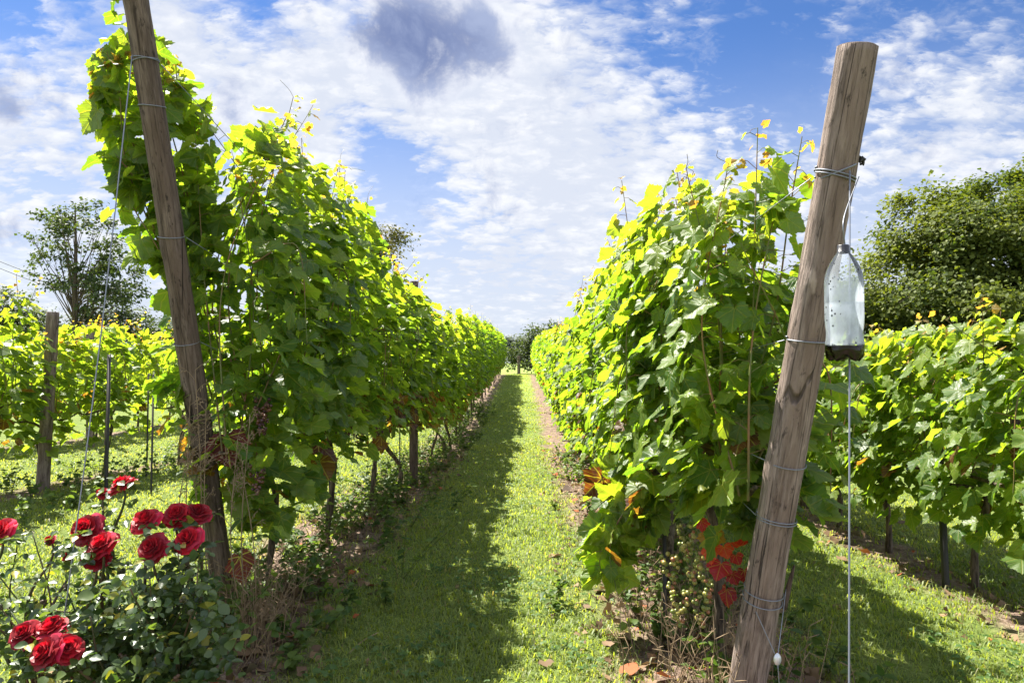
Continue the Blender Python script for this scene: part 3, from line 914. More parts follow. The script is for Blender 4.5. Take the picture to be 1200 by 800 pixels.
# ------------------------------------------------------------------ posts
def pole(pts, r0, r1, seed, nseg=40, rings=70, cut=(0, 0)):
    """weathered round pole along pts (2 points); returns V, F, wood coordinates"""
    rg = np.random.default_rng(seed)
    a, b = np.asarray(pts[0], float), np.asarray(pts[1], float)
    L = np.linalg.norm(b - a)
    ax = (b - a) / L
    u = unit(np.cross(ax, (0, 1, 0.2)))
    v = np.cross(ax, u)
    s = np.linspace(0, 1, rings)
    th = np.arange(nseg) * 2 * math.pi / nseg
    S, T = np.meshgrid(s, th, indexing='ij')
    rad = r0 + (r1 - r0) * S
    nz = sum(np.sin(kf * T * 1.0 + rg.uniform(3, 16) * S * L * 2 + rg.uniform(0, 6.3)) * .006 for kf in (5, 7, 9, 13, 4, 6))
    f = 1 + nz + .018 * np.sin(2 * T + 2.1 * S + rg.uniform(0, 6)) + .012 * np.sin(3 * T + rg.uniform(0, 6) - 3 * S) + .010 * np.sin(11 * T + 4 * np.sin(5 * S)) \
        + .012 * np.sin(17 * S + 2 * T + rg.uniform(0, 6)) + rg.normal(0, .005, S.shape)
    for _ in range(9):                                   # knots
        ks, kt = rg.random(), rg.uniform(0, 6.283)
        dt = (T - kt + math.pi) % (2 * math.pi) - math.pi
        f += .11 * np.exp(-((S - ks) * L / .035) ** 2 - (dt * rad / .024) ** 2)
    for _ in range(5):                                   # long drying cracks
        kt, s0, s1 = rg.uniform(0, 6.283), rg.uniform(0, .6), rg.uniform(.2, .5)
        dt = (T - kt - .1 * np.sin(6 * S) + math.pi) % (2 * math.pi) - math.pi
        f -= .09 * np.exp(-(dt / .06) ** 2) * ((S > s0) & (S < s0 + s1))
    rad = rad * f
    bend = .0022 * np.sin(S * math.pi * 1.3 + rg.uniform(0, 3)) * L * .5
    C = a + ax * (S * L)[..., None] + u * bend[..., None]
    V = C + rad[..., None] * (np.cos(T)[..., None] * u + np.sin(T)[..., None] * v)
    W = np.stack([rad * np.cos(T), rad * np.sin(T), S * L], -1).reshape(-1, 3) + seed * 1.7
    V = V.reshape(-1, 3)
    i = np.arange(rings - 1)[:, None] * nseg
    j = np.arange(nseg)[None]
    k = (j + 1) % nseg
    F = [np.stack([i + j, i + k, i + nseg + k, i + nseg + j], -1).reshape(-1, 4)]
    # end face: worn rim then the sawn top
    n0 = len(V)
    last = V[-nseg:]
    cen = last.mean(0)
    ring = cen + (last - cen) * .86 + ax * .004
    V = np.vstack([V, ring, cen + ax * .005])
    W = np.vstack([W, W[n0 - nseg:n0] * [.86, .86, 1], [W[n0 - nseg:n0].mean(0)]])
    jj = np.arange(nseg)
    kk = (jj + 1) % nseg
    F[0] = np.vstack([F[0], np.stack([n0 - nseg + jj, n0 - nseg + kk, n0 + kk, n0 + jj], -1)])
    F.append(np.stack([n0 + jj, n0 + kk, np.full(nseg, n0 + nseg)], -1))
    return V, F, W

def make_post(name, a, b, r0, r1, seed, mat, label, cat='post', group=None, rings=70, nseg=40):
    root = thing(name, tuple(a), label, cat, group)
    V, F, W = pole((a, b), r0, r1, seed, nseg, rings)
    part('pole', V, F, mat, root, {'wood_co': ('FLOAT_VECTOR', W)})
    return root

def ring_around(c, ax, r, tilt=(0, 0, 0), rw=.0016, turns=1.0, n=40):
    ax = unit(ax + np.array(tilt))
    u = unit(np.cross(ax, (0, 1, .2)))
    v = np.cross(ax, u)
    th = np.linspace(0, 2 * math.pi * turns, int(n * turns))
    pts = c + r * (np.cos(th)[:, None] * u + np.sin(th)[:, None] * v) + ax * (np.linspace(-.004, .004, len(th)) * turns)[:, None]
    return tube(pts, rw, 6)

def on_axis(a, b, py):
    ts = np.linspace(0, 1, 400)
    best = min(ts, key=lambda t_: abs(proj(a + (b - a) * t_)[1] - py))
    return a + (b - a) * best, best

# right end post, leaning towards the viewer
RA = P(862, 855, 2.25); RA[2] = zg(RA[0], RA[1]) - .10
RB = P(1004, 55, 1.74)
R_R0, R_R1 = .0570, .0475
rpost = make_post('end_post', RA, RB, R_R0, R_R1, 21, M_WOOD, 'thick pale weathered wooden end post leaning beside the hanging bottle', group='leaning end posts', rings=110, nseg=56)
rax = unit(RB - RA)
ATT_R = []
for py, tilt in ((205, (.25, 0, .1)), (200, (-.45, .1, .0)), (398, (0, .1, 0)), (540, (.02, 0, 0)), (606, (.05, .1, 0)), (692, (.04, .05, 0)), (700, (.02, 0, 0))):
    c, tt_ = on_axis(RA, RB, py)
    rr_ = (R_R0 + (R_R1 - R_R0) * tt_) + .0035
    mb = MB()
    mb.add(*ring_around(c, rax, rr_, tilt, .0019 if py > 500 else .0022, 2.0 if py in (606, 205) else 1.0))
    part('wire_loop', *mb.get(), M_WIRE, rpost)
    ATT_R.append(c)
# knot of the upper loop
kc, kt = on_axis(RA, RB, 190)
kp = kc + np.array([.062, -.012, 0.005])
mb = MB()
for q in range(5):
    d = RNG.normal(0, .006, (6, 3))
    mb.add(*tube(smoothpath(kp + d, 16), .0028, 6))
part('wire_knot', *mb.get(), M_STAKE, rpost)
# splinter standing off the back of the post
sp = [P(918, 712, 2.28), P(926, 680, 2.27), P(931, 662, 2.26)]
mb = MB(); mb.add(*tube(smoothpath(sp, 8), np.linspace(.012, .003, 8), 6))
V, F = mb.get()
part('splinter', V, F, M_WOOD_D, rpost, {'wood_co': ('FLOAT_VECTOR', V)})

# left end post
LA = P(268, 700, 3.34); LA[2] = zg(LA[0], LA[1]) - .10
LB = P(152, -55, 2.44)
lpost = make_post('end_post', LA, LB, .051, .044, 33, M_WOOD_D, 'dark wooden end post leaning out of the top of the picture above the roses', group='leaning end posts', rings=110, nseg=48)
lax = unit(LB - LA)
for py, tilt in ((70, (.1, .2, 0)), (73, (-.15, .2, 0)), (125, (.1, .1, 0)), (277, (.1, 0, 0)), (400, (0, 0, 0))):
    c, tt_ = on_axis(LA, LB, py)
    mb = MB(); mb.add(*ring_around(c, lax, .051 - .007 * tt_ + .003, tilt, .0022))
    part('wire_loop', *mb.get(), M_WIRE, lpost)

def upright(px, pbase, ptop, Yd, rad, seed, label, lean=0.0, mat=M_WOOD, group=None, rings=50):
    a = P(px, pbase, Yd); a[2] = zg(a[0], a[1]) - .06
    b = P(px + lean, ptop, Yd)
    return make_post('vineyard_post', a, b, rad, rad * .95, seed, mat, label, 'post', group, rings, 24)
upright(50, 566, 366, 5.95, .052, 41, 'stout grey wooden post standing among vines at the far left', 12, group='upright vineyard posts')
upright(106, 520, 381, 9.6, .055, 42, 'shorter weathered post behind the vines, left of its slimmer neighbour', 0, group='upright vineyard posts')
upright(126, 515, 382, 9.9, .040, 43, 'slim weathered post behind the vines, close to the left guy wire', 0, group='upright vineyard posts')
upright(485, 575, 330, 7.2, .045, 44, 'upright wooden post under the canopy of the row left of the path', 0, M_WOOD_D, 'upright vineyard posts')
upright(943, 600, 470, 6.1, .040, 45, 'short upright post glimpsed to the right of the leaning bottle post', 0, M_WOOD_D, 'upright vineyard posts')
ep = upright(608, 440, 417, 41.0, .10, 46, 'small brown post by the bush at the far end of the path', 0, M_WOOD, 'upright vineyard posts')

def stake(px, pb, Yd, h, r, label):
    a = P(px, pb, Yd); a[2] = zg(a[0], a[1]) - .05
    b = a + np.array([RNG.normal(0, .015), RNG.normal(0, .015), h])
    mb = MB()
    # angle-iron section
    s = r
    prof = np.array([(0, 0), (s, 0), (s, .25 * s), (.25 * s, .25 * s), (.25 * s, s), (0, s)])
    V = np.vstack([np.c_[prof + a[:2], np.full(6, a[2])], np.c_[prof + b[:2], np.full(6, b[2])]])
    j = np.arange(6); k = (j + 1) % 6
    o = link('vine_stake', mesh('vine_stake', V - a, [np.stack([j, k, k + 6, j + 6], -1), np.array([[6, 7, 8, 9], [6, 9, 10, 11]])], M_STAKE, None, False), None, tuple(a))
    tag(o, label, 'stake', 'dark metal vine stakes')
stake(122, 570, 5.9, 1.25, .030, 'thick dark metal stake by the left guy wire, behind the roses')
stake(171, 540, 6.9, 1.1, .016, 'thin dark stake left of its twin, in front of yellow young vines')
stake(176, 572, 5.9, 1.1, .016, 'thin dark stake right of its twin, in front of yellow young vines')
stake(1108, 700, 3.72, .85, .026, 'dark upright stake beside the trunk of the low broad vine')
stake(387, 600, 4.9, .95, .012, 'thin dark stake beyond the first thick trunk of the left row')
stake(468, 568, 6.9, .95, .012, 'thin dark stake between curved trunks, near the upright post of the left row')
stake(778, 735, 2.98, .75, .016, 'thin dark stake in the soil below the pale grape clusters')

# ------------------------------------------------------------------ wires
def wire(name, pts, r, label, cat='wire', group=None, n=None, mat=M_WIRE, seg=6):
    pts = np.asarray(pts, float)
    o0 = pts[0].copy()
    q = smoothpath(pts, n) if n else pts
    V, F = tube(q, r, seg)
    o = link(name, mesh(name, V - o0, F, mat), None, tuple(o0))
    return tag(o, label, cat, group)

def row_wire(start, rowx, h, yend, label, group):
    pts = [start]
    for y in np.concatenate([[start[1] + .9], np.arange(start[1] + 2.0, yend, 2.0)]):
        pts.append((rowx, y, zg(rowx, y) + h))
    wire('trellis_wire', pts, .0016, label, 'wire', group, len(pts) * 4, M_WIRE, 5)
GW = 'trellis wires of the row right of the path'
for (c, h, lab) in ((ATT_R[0], 1.62, 'topmost trellis wire running from the bottle post into the leaves'),
                    (ATT_R[2], 1.18, 'trellis wire tied to the bottle post level with the bottle base'),
                    (ATT_R[3], .86, 'trellis wire tied to the bottle post a little below its middle'),
                    (ATT_R[4], .72, 'lowest trellis wire tied to the bottle post above the red leaves')):
    row_wire(c + np.array([-.05, .03, 0]), .78, h, 37, lab, GW)
for py, h, lab in ((72, 2.05, 'topmost trellis wire tied to the dark leaning post'), (277, 1.5, 'middle trellis wire tied to the dark leaning post'), (400, 1.05, 'lowest trellis wire tied to the dark leaning post')):
    c, _ = on_axis(LA, LB, py)
    row_wire(c + np.array([.045, .03, 0]), ROW_L + .05, h, 38, lab, 'trellis wires of the row left of the path')
for h, lab in ((1.05, 'thin wire through the vines left of the stout grey post'), ):
    pts = [(ROW_L2 + .12, y, zg(ROW_L2, y) + h + .15) for y in np.arange(3.0, 16.0, 1.5)]
    wire('trellis_wire', pts, .0016, lab, 'wire', None, 40)
for k, h in enumerate((1.42, 1.2)):
    pts = [(ROW_L3 - .2, y, zg(ROW_L3, y) + h) for y in np.arange(5.0, 22.0, 1.5)]
    wire('trellis_wire', pts, .003, ('upper', 'lower')[k] + ' wire strung between the two weathered posts behind the left vines', 'wire', 'wires between far posts', 40)

# left guy wire: post top -> ground in the roses
c, _ = on_axis(LA, LB, 72)
g0 = c + np.array([-.02, -.055, 0])
g1 = np.array([-1.43, 2.06, float(zg(-1.43, 2.06)) - .05])
wire('guy_wire', [g0, (g0 + g1) / 2 + np.array([.01, .0, -.012]), g1], .0022, 'taut guy wire from the dark leaning post down into the rose bush', 'guy wire', 'guy wires', 30)
# right guy wire
c, _ = on_axis(RA, RB, 208)
h0 = c + np.array([.012, -.060, 0.0])
h1 = P(995, 800, 1.42)
h1 = h0 + (h1 - h0) * ((h0[2] - zg(h1[0], 1.35) + .05) / (h0[2] - h1[2]))
wire('guy_wire', [h0, (h0 + h1) / 2, h1], .0021, 'straight guy wire crossing in front of the bottle down to the ground', 'guy wire', 'guy wires', 30)
# thin cord with tensioner at the foot of the right post
s0 = P(874, 690, 2.10); s1 = P(911, 772, 2.03); s2 = P(921, 690, 2.12); s3 = P(920, 830, 2.0); s3[2] = zg(s3[0], s3[1]) - .03
tn = thing('wire_tensioner', tuple(s1), 'small pale metal tensioner on thin wires at the foot of the bottle post', 'tensioner')
th = np.linspace(0, 2 * math.pi, 24, endpoint=False)
prof = [(0.0, -.018), (.007, -.015), (.0115, -.004), (.011, .006), (.006, .015), (0.0, .019)]
Vt = np.concatenate([[(r_ * math.cos(a) * 1.0, r_ * math.sin(a) * .55, z) for a in th] for r_, z in prof])
Ft = [np.array([[q * 24 + j, q * 24 + (j + 1) % 24, (q + 1) * 24 + (j + 1) % 24, (q + 1) * 24 + j] for q in range(5) for j in range(24)])]
part('casting', Vt + s1, Ft, M_ZINC, tn)
for (pa, pb) in ((s0, s1), (s2, s1), (s1, s3)):
    mb = MB(); mb.add(*tube(smoothpath([pa, pb], 12), .0014, 6))
    part('tie_wire', *mb.get(), M_WIRE, tn)

# ------------------------------------------------------------------ bottle wasp trap
bt = P(988, 284, 1.60)
bz = bt[2] - .272
bot = thing('plastic_bottle', (bt[0], bt[1], bz), 'clear cloudy plastic bottle with dark dregs hung on the leaning post', 'bottle')
prof = [(.000, .010), (.018, .004), (.034, .000), (.043, .008), (.0455, .020), (.0455, .034), (.0435, .048), (.0430, .062), (.0450, .082), (.0460, .100),
        (.0460, .128), (.0455, .129), (.0460, .131), (.0460, .178), (.0452, .184), (.0438, .195), (.0395, .209), (.0320, .224), (.0235, .237), (.0165, .246), (.0125, .252), (.0122, .258)]
def lathe(prof, n=64, lobes=0, zmax=.02):
    th = np.arange(n) * 2 * math.pi / n
    V = []
    for r_, z in prof:
        k = max(0, 1 - z / zmax) if lobes else 0
        rr2 = .92 * r_ * (1 + .06 * k * np.cos(lobes * th))
        V.append(np.stack([rr2 * np.cos(th), rr2 * np.sin(th), z + .006 * k * np.cos(lobes * th + math.pi) * (r_ > 0)], -1))
    V = np.concatenate(V)
    m = len(prof)
    i = np.arange(m - 1)[:, None] * n
    j = np.arange(n)[None]
    k = (j + 1) % n
    return V, [np.stack([i + j, i + k, i + n + k, i + n + j], -1).reshape(-1, 4)]
pz = np.array(prof)
V, F = lathe(prof, 64, 5, .03)
o_ = np.array([bt[0], bt[1], bz])
part('bottle_body', V + o_, F, M_PLASTIC, bot, {'wood_co': ('FLOAT_VECTOR', V)})
lq = [(.000, .012), (.017, .006), (.033, .002), (.0418, .009), (.0442, .020), (.0442, .030), (.020, .031), (0, .031)]
V, F = lathe(lq, 64, 5, .03)
part('liquid', V + o_, F, M_LIQUID, bot, label='dark brown liquid in the bottom')
cp = [(0.0, .2655), (.0130, .2655), (.0142, .264), (.0142, .250), (.0150, .2495), (.0150, .2465), (.0128, .2462)]
V, F = lathe(cp[::-1], 48)
rib = 1 + .02 * np.sign(np.sin(np.arctan2(V[:, 1], V[:, 0]) * 24))
V[:, :2] *= rib[:, None]
part('cap', V + o_, F, M_CAP, bot)
mb = MB()
top = on_axis(RA, RB, 212)[0] + np.array([.045, -.045, 0])
mb.add(*tube(smoothpath([top, (bt[0] + .003, bt[1], bz + .33), (bt[0] + .004, bt[1], bz + .266)], 16), .0014, 6))
part('hanger_wire', *mb.get(), M_WIRE, bot)

# ------------------------------------------------------------------ roses
def rose_bloom(seed, rad=.0365):
    rg = np.random.default_rng(seed)
    mb = MB()
    nu, nv = 9, 7
    u = np.linspace(-1, 1, nu)
    v = np.linspace(0, 1, nv)
    U, Vv = np.meshgrid(u, v, indexing='ij')
    i = (np.arange(nu - 1)[:, None] * nv + np.arange(nv - 1)[None]).ravel()
    quad = [np.stack([i, i + nv, i + nv + 1, i + 1], -1)]
    rings = [(3, .18, .95, 0.0, 1.2), (4, .30, .98, .02, 1.0), (5, .45, .95, .06, .85), (6, .62, .86, .14, .72), (7, .80, .70, .26, .62), (8, .98, .48, .40, .55), (8, 1.05, .22, .50, .55)]
    for kk, (n, rr_, hh, curl, spread) in enumerate(rings):
        for q in range(n):
            ph = 2 * math.pi * (q + .5 * (kk % 2)) / n + rg.normal(0, .14)
            sc = rg.uniform(.9, 1.1)
            shp = np.sin(np.clip(Vv, 0, 1) * math.pi * .62) ** .55 * (1 - .14 * Vv**6 * U**2)
            ang = ph + U * spread * shp * 1.15
            Rr = rad * rr_ * sc * (Vv ** .65) + rad * curl * np.clip(Vv - .55, 0, 1) ** 1.3 * 1.6 + rad * .03 * np.sin(U * 4 + ph * 3) * Vv
            Zz = rad * 1.05 * hh * sc * (1.02 * Vv ** .85) - rad * curl * np.clip(Vv - .6, 0, 1) ** 1.6 * 1.6 - rad * .16 * (U**2) * Vv \
                + rad * .03 * np.sin(U * 5 + ph * 5) * Vv
            V = np.stack([Rr * np.cos(ang), Rr * np.sin(ang), Zz], -1).reshape(-1, 3)
            c = lerp((0.16, 0.003, 0.008), (0.46, 0.010, 0.022), rg.random())
            if kk >= 5 and rg.random() < .3:
                c = np.array((0.50, 0.015, 0.06))
            c = np.asarray(c) * (1.0, .78, 1.25, .9)[seed % 4]
            if kk >= 5 and rg.random() < .25: c = c * .5 + np.array((.05, .012, .01))
            V = V + rg.normal(0, rad * .012, V.shape)
            mb.add(V, quad, leaf_col=np.tile([*c, 1], (len(V), 1)), leaf_uv=np.zeros((len(V), 3)))
    return mb
BLOOMS = [leafmesh('bloom', rose_bloom(300 + q), M_PETAL) for q in range(4)]

rb = P(128, 760, 2.35); rb[2] = zg(rb[0], rb[1])
rose = thing('rose_bush', tuple(rb), 'thorny rose bush with dark red blooms growing in front of the dark leaning post', 'rose bush')
rg = np.random.default_rng(77)
bl = [(145, 572, 2.30, 1.0), (121, 579, 2.34, .55), (172, 613, 2.22, 1.05), (181, 644, 2.16, 1.05), (208, 606, 2.26, 1.0), (231, 604, 2.28, .95), (222, 634, 2.2, 1.0),
      (104, 622, 2.24, 1.15), (122, 641, 2.18, 1.1), (113, 655, 2.22, .9), (3, 624, 2.2, .95), (61, 634, 2.3, .5), (82, 652, 2.32, .6),
      (31, 745, 1.98, .95), (62, 740, 2.0, 1.0), (58, 766, 1.93, 1.05), (78, 762, 1.95, .95), (65, 727, 2.0, .4)]
stems = MB()
roots = [rb + np.array([rg.normal(0, .10), rg.normal(0, .08), -.04]) for _ in range(7)]
leafP, leafN, leafT, leafS = [], [], [], []
def add_compound(node, d, s):
    d = unit(d)
    up = np.array([0, 0, 1.0])
    for f, sd in ((.45, -1), (.45, 1), (.75, -1), (.75, 1), (1.0, 0)):
        sidev = unit(np.cross(d, up) + 1e-6)
        q = node + d * .085 * s * f + np.array([0, 0, -.02 * f * f * s])
        leafP.append(q)
        leafN.append(up * .8 + rg.normal(0, .42, 3) + np.array([0, -.2, 0]))
        leafT.append(d * (1.0 if sd == 0 else .45) + sidev * sd * .9 + np.array([0, 0, -.25]))
        leafS.append(.030 * s * rg.uniform(.8, 1.2))
for k, (px_b, py_b, Yb, s) in enumerate(bl):
    tip = P(px_b, py_b - 1 * s, Yb)
    r_ = min(roots, key=lambda q: np.linalg.norm(q[:2] - tip[:2]) + rg.uniform(0, .25))
    mid = (r_ + tip) / 2 + np.array([rg.normal(0, .05), rg.normal(0, .05), .06])
    pth = smoothpath([r_, mid, tip - np.array([0, 0, .06]), tip], 26)
    stems.add(*tube(pth, np.linspace(.0062, .0028, 26), 6))
    for q in range(5, 24, 2):
        add_compound(pth[q], np.array([rg.normal(0, 1), rg.normal(0, 1), .35]), rg.uniform(.8, 1.15))
    o = link('bloom', BLOOMS[k % 4], rose)
    if s < .65:
        o['label'] = 'half-open red bud'
    o.location = Vector(tip - rb)
    o.scale = (s * (.8 if s < .65 else 1), s * (.8 if s < .65 else 1), s * (1.25 if s < .65 else 1))
    o.rotation_euler = (rg.uniform(.35, 1.0), rg.uniform(-.35, .35), rg.uniform(0, 6.28) * 0 + rg.uniform(-.7, .7))
for k in range(66):                                       # leafy side shoots filling the bush
    a = rg.uniform(0, 1)
    px_b, py_b, Yb = (rg.uniform(-30, 250), rg.uniform(620, 790), rg.uniform(2.05, 2.6)) if k < 34 else (rg.uniform(90, 265), rg.uniform(660, 800), rg.uniform(1.9, 2.25))
    if px_b > 215: py_b = rg.uniform(660, 780)
    tip = P(px_b, py_b, Yb)
    tip[2] = max(tip[2], .10)
    r_ = min(roots, key=lambda q: np.linalg.norm(q[:2] - tip[:2]) + rg.uniform(0, .3))
    mid = (r_ + tip) / 2 + np.array([rg.normal(0, .05), rg.normal(0, .05), .05])
    pth = smoothpath([r_, mid, tip], 18)
    stems.add(*tube(pth, np.linspace(.0045, .0018, 18), 5))
    for q in range(6, 18, 1 if k >= 34 else 2):
        add_compound(pth[q], np.array([rg.normal(0, 1), rg.normal(-.2, 1), .3]), rg.uniform(.8, 1.25))
    if rg.random() < .35:                                # spent brown flower heads
        C = tip + rg.normal(0, .004, (7, 3))
        V, F, cc = spheres(C, np.full(7, .006), rgba(np.tile((.10, .06, .035), (7, 1)), 1))
        stems.add(V, F)
part('stem', *stems.get(), M_STEM, rose)
leafP, leafN, leafT, leafS = map(np.array, (leafP, leafN, leafT, leafS))
k = len(leafP)
c = lerp((0.026, 0.056, 0.018), (0.080, 0.115, 0.032), rg.random((k, 1)))
yl = rg.random(k) < .05
c[yl] = lerp((0.16, 0.17, 0.02), (0.30, 0.26, 0.04), rg.random((yl.sum(), 1)))
V, F, C, U = place(OVATE, leafP, leafN, leafT, leafS, rgba(c, 0))
part('foliage', V, F, M_ROSELEAF, rose, {'leaf_col': ('FLOAT_COLOR', C), 'leaf_uv': ('FLOAT_VECTOR', U)})

# ------------------------------------------------------------------ tall weeds by the left post
def weed(px, pb, Yd, h, seed, label, dry=.4, leafy=1.0, name='tall_weed', lean=(0, 0)):
    rg = np.random.default_rng(seed)
    a = P(px, pb, Yd); a[2] = zg(a[0], a[1])
    root = thing(name, tuple(a), label, 'weed', 'tall weeds by the leaning post')
    st = MB(); heads = []
    LP, LN, LT, LS = [], [], [], []
    for q in range(4):
        b = a + np.array([rg.normal(0, .05), rg.normal(0, .05), -.02])
        e = b + np.array([rg.normal(lean[0], .07), rg.normal(lean[1], .05), h * rg.uniform(.7, 1.05)])
        pth = smoothpath([b, (b + e) / 2 + np.append(rg.normal(0, .03, 2), 0), e], 26)
        seeds = MB(); heads.append(seeds)
        seeds.add(*tube(pth, np.linspace(.0035, .0012, 26), 5))
        for k in range(2, 25):
            if rg.random() < leafy * .7:
                d = unit(np.array([rg.normal(), rg.normal(), .35]))
                LP.append(pth[k]); LN.append(np.array([0, 0, 1]) + rg.normal(0, .3, 3)); LT.append(d); LS.append(rg.uniform(.05, .12) * (1 - .5 * k / 26))
        for k in range(12):                              # panicle of dry seed heads
            n0 = pth[rg.integers(15, 26)]
            d = unit(np.array([rg.normal(), rg.normal(), .9])) * rg.uniform(.04, .12)
            tw = smoothpath([n0, n0 + d * .5 + (0, 0, .01), n0 + d], 6)
            seeds.add(*tube(tw, .0011, 4))
            for _ in range(5):
                c0 = n0 + d * rg.uniform(.5, 1.05) + rg.normal(0, .006, 3)
                e0 = unit(rg.normal(0, 1, 3)) * rg.uniform(.008, .018)
                seeds.add(*tube(np.array([c0, c0 + e0 * .5, c0 + e0]), (.0008, .0022, .0006), 4))
    for mb_ in heads:
        part('stem', *mb_.get(), M_DRY, root)
    LP, LN, LT, LS = map(np.array, (LP, LN, LT, LS))
    c = lerp((.04, .085, .02), (.10, .13, .03), rg.random((len(LP), 1)))
    V, F, C, U = place(LANCE, LP, LN, LT, LS, rgba(c, 0))
    part('foliage', V, F, M_GRASS, root, {'leaf_col': ('FLOAT_COLOR', C), 'leaf_uv': ('FLOAT_VECTOR', U)})
weed(238, 740, 2.75, 1.15, 501, 'tall weed with dry brown seed heads climbing the dark leaning post', leafy=.5, lean=(.03, 0))
weed(290, 735, 2.85, 1.00, 502, 'tall dry weed right of the dark leaning post under the vine leaves', leafy=.25)
# the two red leaves with yellow veins beside the post
pp = np.array([P(266, 512, 3.0), P(281, 652, 2.95)])
leafpart('autumn_leaves', place_mixed(LEAF_T[2][:1], pp, np.array([(.1, -.9, .35), (0, -.8, .6)]), np.array([(.2, -.2, -.9), (.3, -.2, -.8)]),
         np.array([.13, .12]), rgba(np.array([(.10, .012, .010), (.11, .02, .010)]), 1.0), rg), M_LEAF, lv, 'red leaves with yellow veins')

# ------------------------------------------------------------------ grass and ground cover
def soil_mask(x, y):
    m = np.zeros_like(x)
    for rx, hw in ((ROW_L, .42), (ROW_R - .06, .42), (ROW_R2 - .05, .22), (ROW_L2, .16), (ROW_L3, .14)):
        wv = .10 * np.sin(3.1 * y + rx * 5) + .07 * np.sin(7.7 * y + 1.3 * x)
        m = np.maximum(m, sstep((hw + .10 + wv - np.abs(x - rx)) / .26))
    return m

def vnoise(x, y, f, s):
    r_ = np.random.default_rng(s)
    tot = 0
    for k in range(6):
        a, p1 = r_.uniform(0, 6.28), r_.uniform(0, 6.28)
        tot = tot + np.sin(f * (1 + .5 * k) * (x * math.cos(a) + y * math.sin(a)) + p1) / (1 + .4 * k)
    return tot / 3.2

def grass_field():
    rg = np.random.default_rng(99)
    Xs, Ys = [], []
    bands = [(1.7, 3.5, 9500), (3.5, 5.5, 5800), (5.5, 8, 3000), (8, 12, 1500), (12, 20, 650), (20, 40.5, 250)]
    for y0, y1, dens in bands:
        xl, xr = max(-7.5, -.80 * y1 - .4), min(4.2, .80 * y1 + .4)
        n = int(dens * (y1 - y0) * (xr - xl))
        x = rg.uniform(xl, xr, n); y = rg.uniform(y0, y1, n)
        Xs.append(x); Ys.append(y)
    x, y = np.concatenate(Xs), np.concatenate(Ys)
    ok = (np.abs(x) < .80 * y + .4)
    bare = vnoise(x, y, 2.3, 4) * .5 + vnoise(x, y, 6.1, 5) * .5
    dens = (1 - .93 * soil_mask(x, y)) * np.clip(.80 + .85 * bare, .15, 1)
    far = (x < -3.0) | (x > 3.4)
    ok &= rg.random(len(x)) < dens * np.where(far, .55, 1)
    x, y = x[ok], y[ok]
    n = len(x)
    z = zg(x, y)
    tuft = np.clip(vnoise(x, y, 3.2, 8) * .7 + vnoise(x, y, 9, 9) * .6, -1, 1)
    h = (.030 + .022 * tuft + rg.exponential(.011, n)) * (1 + .3 * soil_mask(x, y))
    h = np.clip(h * .78, .012, .09)
    wdt = np.clip(0.0011 + .00048 * y, .0018, .011) * rg.uniform(.8, 1.3, n)
    az = rg.uniform(0, 6.283, n)
    ln = rg.uniform(.30, 1.25, n)
    d = np.stack([np.cos(az), np.sin(az), 0 * az], -1)
    s = np.stack([-np.sin(az + rg.normal(0, .5, n)), np.cos(az), 0 * az], -1)
    b = np.stack([x, y, z - .004], -1)
    up = np.array([0, 0, 1.0])
    m = b + d * (h * ln * .35)[:, None] + up * (h * .62)[:, None]
    tpt = b + d * (h * ln)[:, None] + up * (h * np.clip(1.05 - .60 * ln, .3, 1))[:, None]
    V = np.stack([b - s * wdt[:, None], b + s * wdt[:, None], m - s * (wdt * .8)[:, None], m + s * (wdt * .8)[:, None], tpt], 1).reshape(-1, 3)
    o = (np.arange(n) * 5)[:, None]
    F = [o + np.array([[0, 1, 3, 2]]), o + np.array([[2, 3, 4]])]
    u = np.clip(rg.random(n) * .6 + .25 + .35 * vnoise(x, y, 1.3, 12), 0, 1)[:, None]
    c = lerp((.092, .155, .024), (.265, .300, .066), u)
    dry = rg.random(n) < .03 + .06 * (vnoise(x, y, 2.1, 21) > .3) + .25 * soil_mask(x, y)
    c[dry] = lerp((.17, .15, .07), (.25, .22, .11), rg.random((dry.sum(), 1)))
    C = np.repeat(rgba(c, 0), 5, 0)
    return V, F, C
V, F, C = grass_field()
g = link('grass', mesh('grass', V, F, M_GRASS, {'leaf_col': ('FLOAT_COLOR', C)}))
tag(g, 'short mown grass of the path and alleys between the vine rows', 'grass', None, 'stuff')

# clover and small broad weeds in the lawn
def clover():
    rg = np.random.default_rng(123)
    n = 9000
    y = 1.9 + 6.5 * rg.random(n) ** 1.5
    x = rg.uniform(-1.1, 2.2, n)
    ok = (vnoise(x, y, 2.8, 31) + .5 * vnoise(x, y, 7, 32) > .12) & (rg.random(n) > soil_mask(x, y) * .9)
    x, y = x[ok], y[ok]
    n = len(x)
    z = zg(x, y) + rg.uniform(.012, .042, n)
    pos, tip = [], []
    a0 = rg.uniform(0, 6.28, n)
    for k in range(3):
        a = a0 + k * 2.094
        pos.append(np.stack([x, y, z], -1))
        tip.append(np.stack([np.cos(a), np.sin(a), 0 * a], -1))
    pos, tip = np.concatenate(pos), np.concatenate(tip)
    nr = np.array([0, 0, 1.0]) + np.tile(rg.normal(0, .25, (n, 3)), (3, 1))
    sz = np.tile(rg.uniform(.009, .018, n), 3)
    c = np.tile(lerp((.045, .10, .025), (.10, .16, .05), rg.random((n, 1))), (3, 1))
    T = (OVATE[0] * [1.25, 1, 1], OVATE[1], OVATE[2])
    V, F, C, U = place(T, pos, nr, tip, sz, rgba(c, 0))
    return V, F, C
V, F, C = clover()
tag(link('clover', mesh('clover', V, F, M_GRASS, {'leaf_col': ('FLOAT_COLOR', C)})), 'clover patches growing in the shaded grass of the path', 'clover', None, 'stuff')

